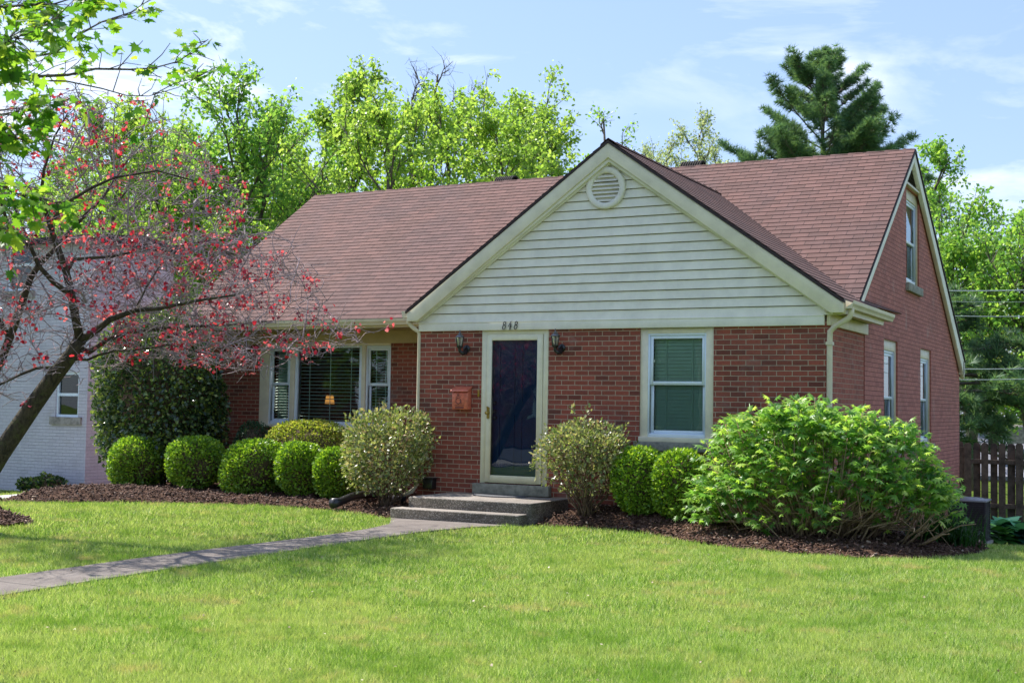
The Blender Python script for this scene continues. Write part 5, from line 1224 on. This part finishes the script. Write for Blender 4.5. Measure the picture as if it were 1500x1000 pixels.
for k, (px, lab) in enumerate(((5, 'leftmost dark ground shrub at the foot of the white house'), (27, 'dark ground shrub at the foot of the white house, second from the left'), (50, 'dark ground shrub at the foot of the white house, third from the left'), (72, 'rightmost dark ground shrub below the white house window'))):
    p = dep(px, 710, 25.6); shrub('foundation_shrub', (p[0], y0-.45, gz(p[0], y0-.4)-.02), (.19+.03*(k % 2), .16, .13+.03*(k % 3)), lab, 'shrub', 'low shrubs along the white house', 120+k, 420, .08, 'holly_leaf', power=2, cz=.17, amp=.3, shell=.25)
# grey roofed house beyond the fence
p = dep(1470, 640, 46); gh_ = thing('grey_roofed_house', (p[0]+2, p[1]+3, -2), 'distant house beyond the fence showing only its grey roof with vents', 'house')
rx0, rx1, ry = p[0]-2.2, p[0]+9, p[1]
mb = MB(); mb.box(rx0+.5, rx1-.5, ry+.4, ry+6.6, -3, -.85); mb.build('wall', M['siding'], gh_)
mb = MB(); mb.prism([(ry, -.95), (ry+3.5, .85), (ry+7, -.95), (ry+7, -1.1), (ry, -1.1)], 'x', rx0, rx1); mb.build('roof', M['roof_grey'], gh_)
for (px, py, d, s) in ((1455, 634, 47, .16), (1489, 626, 47.3, .3)):
    q = dep(px, py, d); mb = MB(); mb.box(q[0]-s, q[0]+s, q[1]-s, q[1]+s, q[2]-.6, q[2]); mb.lathe([(s*1.2, q[2]), (s*1.1, q[2]+.08), (0, q[2]+.12)], (q[0], q[1], 0), 12); mb.build('roof_vent', M['concrete'] if s > .2 else M['drip'], gh_)
# the far side of the street, seen mirrored in the door glass
oh = thing('opposite_house', (-20, -40, -.4), 'brick house across the street mirrored in the storm door glass', 'house')
mb = MB(); mb.box(-25, -11, -44, -36, -.6, 2.9); mb.build('wall', M['brick'], oh)
mb = MB(); mb.prism([(-44.5, 2.8), (-40, 6.3), (-35.5, 2.8)], 'x', -25.4, -10.6); mb.build('roof', M['drip'], oh)
for x in (-23.5, -20, -16.5, -13.5): mb = MB(); mb.box(x, x+1.1, -36.01, -35.95, .8, 2.3); mb.build('window', M['window_white'], oh)
for X_, lab in ((-44, 'second brick house across the street, mirrored in the picture window'), (2, 'third brick house across the street, furthest toward the right')):
    o2 = oh.copy(); COL.objects.link(o2); o2.location = (X_, -40, -.4); o2['label'] = lab
    for c in oh.children: d2 = c.copy(); COL.objects.link(d2); d2.parent = o2
clone(A1, (-27.5, -34, -.4), 'street tree across the road, mirrored in the windows at the left', .4, .8)
clone(B1, (-17, -32, -.4), 'rounded street tree across the road, mirrored in the door glass', 1.4, .9)
clone(A2, (-11.5, -34, -.4), 'street tree across the road, mirrored in the double window', 2.4, .8)
clone(B1, (-33, -31, -.4), 'bushy street tree across the road, mirrored in the picture window', 2.9, 1.1)
clone(B1, (-40, -36, -.4), 'farthest street tree across the road, mirrored in the left light of the picture window', 3.9, 1.2)
clone(B1, (-52, -50, -.4), 'broad tree behind the second house across the street', 2.2, 1.5)
clone(B1, (-36, -52, -.4), 'broad tree between the first and second houses across the street', .2, 1.5)
clone(B1, (-14, -50, -.4), 'broad tree behind the first house across the street, toward the right', 1.2, 1.4)
clone(A2, (-23, -46, -.4), 'tree rising behind the house across the street', .4, 1.0)
# ------------------------------------------------------------------ daylight
SUN_EL, SUN_B = math.radians(50), math.radians(9)
to_sun = np.array([-math.cos(SUN_EL)*math.cos(SUN_B), math.cos(SUN_EL)*math.sin(SUN_B), math.sin(SUN_EL)])
ld = bpy.data.lights.new('sun', 'SUN'); ld.energy = 5.0; ld.angle = math.radians(.55); ld.color = (1, .955, .87)
lo = bpy.data.objects.new('sun', ld); COL.objects.link(lo); lo.rotation_euler = Vector(to_sun).to_track_quat('Z', 'Y').to_euler()
w = bpy.data.worlds.new('World'); sc.world = w; w.use_nodes = True; nt = w.node_tree; nt.nodes.clear()
out = nt.nodes.new('ShaderNodeOutputWorld'); bg = nt.nodes.new('ShaderNodeBackground'); sky = nt.nodes.new('ShaderNodeTexSky')
sky.sky_type = 'NISHITA'; sky.sun_disc = False; sky.sun_elevation = SUN_EL; sky.sun_rotation = math.atan2(to_sun[0], to_sun[1]); sky.air_density = 1.0; sky.dust_density = .6; sky.ozone_density = 1.2
tc = N(nt, 'TexCoord'); mp = N(nt, 'Mapping'); mp.inputs['Scale'].default_value = (1, 1, 3.2); mp.inputs['Rotation'].default_value = (0, .1, 2.6); nt.links.new(tc.outputs['Generated'], mp.inputs[0])
n = noise(nt, 5.0, 8, .6, mp.outputs[0], .35); n2 = noise(nt, 1.7, 3, .5, mp.outputs[0])
f = mapr(nt, n.outputs[0], .5, .7, 0, .8); f2 = mapr(nt, n2.outputs[0], .46, .62, 0, 1); m_ = N(nt, 'Math', operation='MULTIPLY'); nt.links.new(f, m_.inputs[0]); nt.links.new(f2, m_.inputs[1])
haze = mixc(nt, .35, sky.outputs[0], (4.8, 7.2, 10.6)); haze = mixc(nt, 1.0, haze, (.98, .94, 1.0), 'MULTIPLY'); c = mixc(nt, m_.outputs[0], haze, (10.5, 10.6, 11.0))
nt.links.new(c, bg.inputs[0]); bg.inputs[1].default_value = .095; nt.links.new(bg.outputs[0], out.inputs[0])
sc.view_settings.view_transform = 'Standard'; sc.view_settings.look = 'None'; sc.view_settings.exposure = .75; sc.view_settings.gamma = 1
sc.render.engine = 'CYCLES'; sc.cycles.use_denoising = True; sc.cycles.denoising_prefilter = 'ACCURATE'; sc.cycles.max_bounces = 8; sc.cycles.transparent_max_bounces = 12; sc.cycles.caustics_reflective = False; sc.cycles.caustics_refractive = False
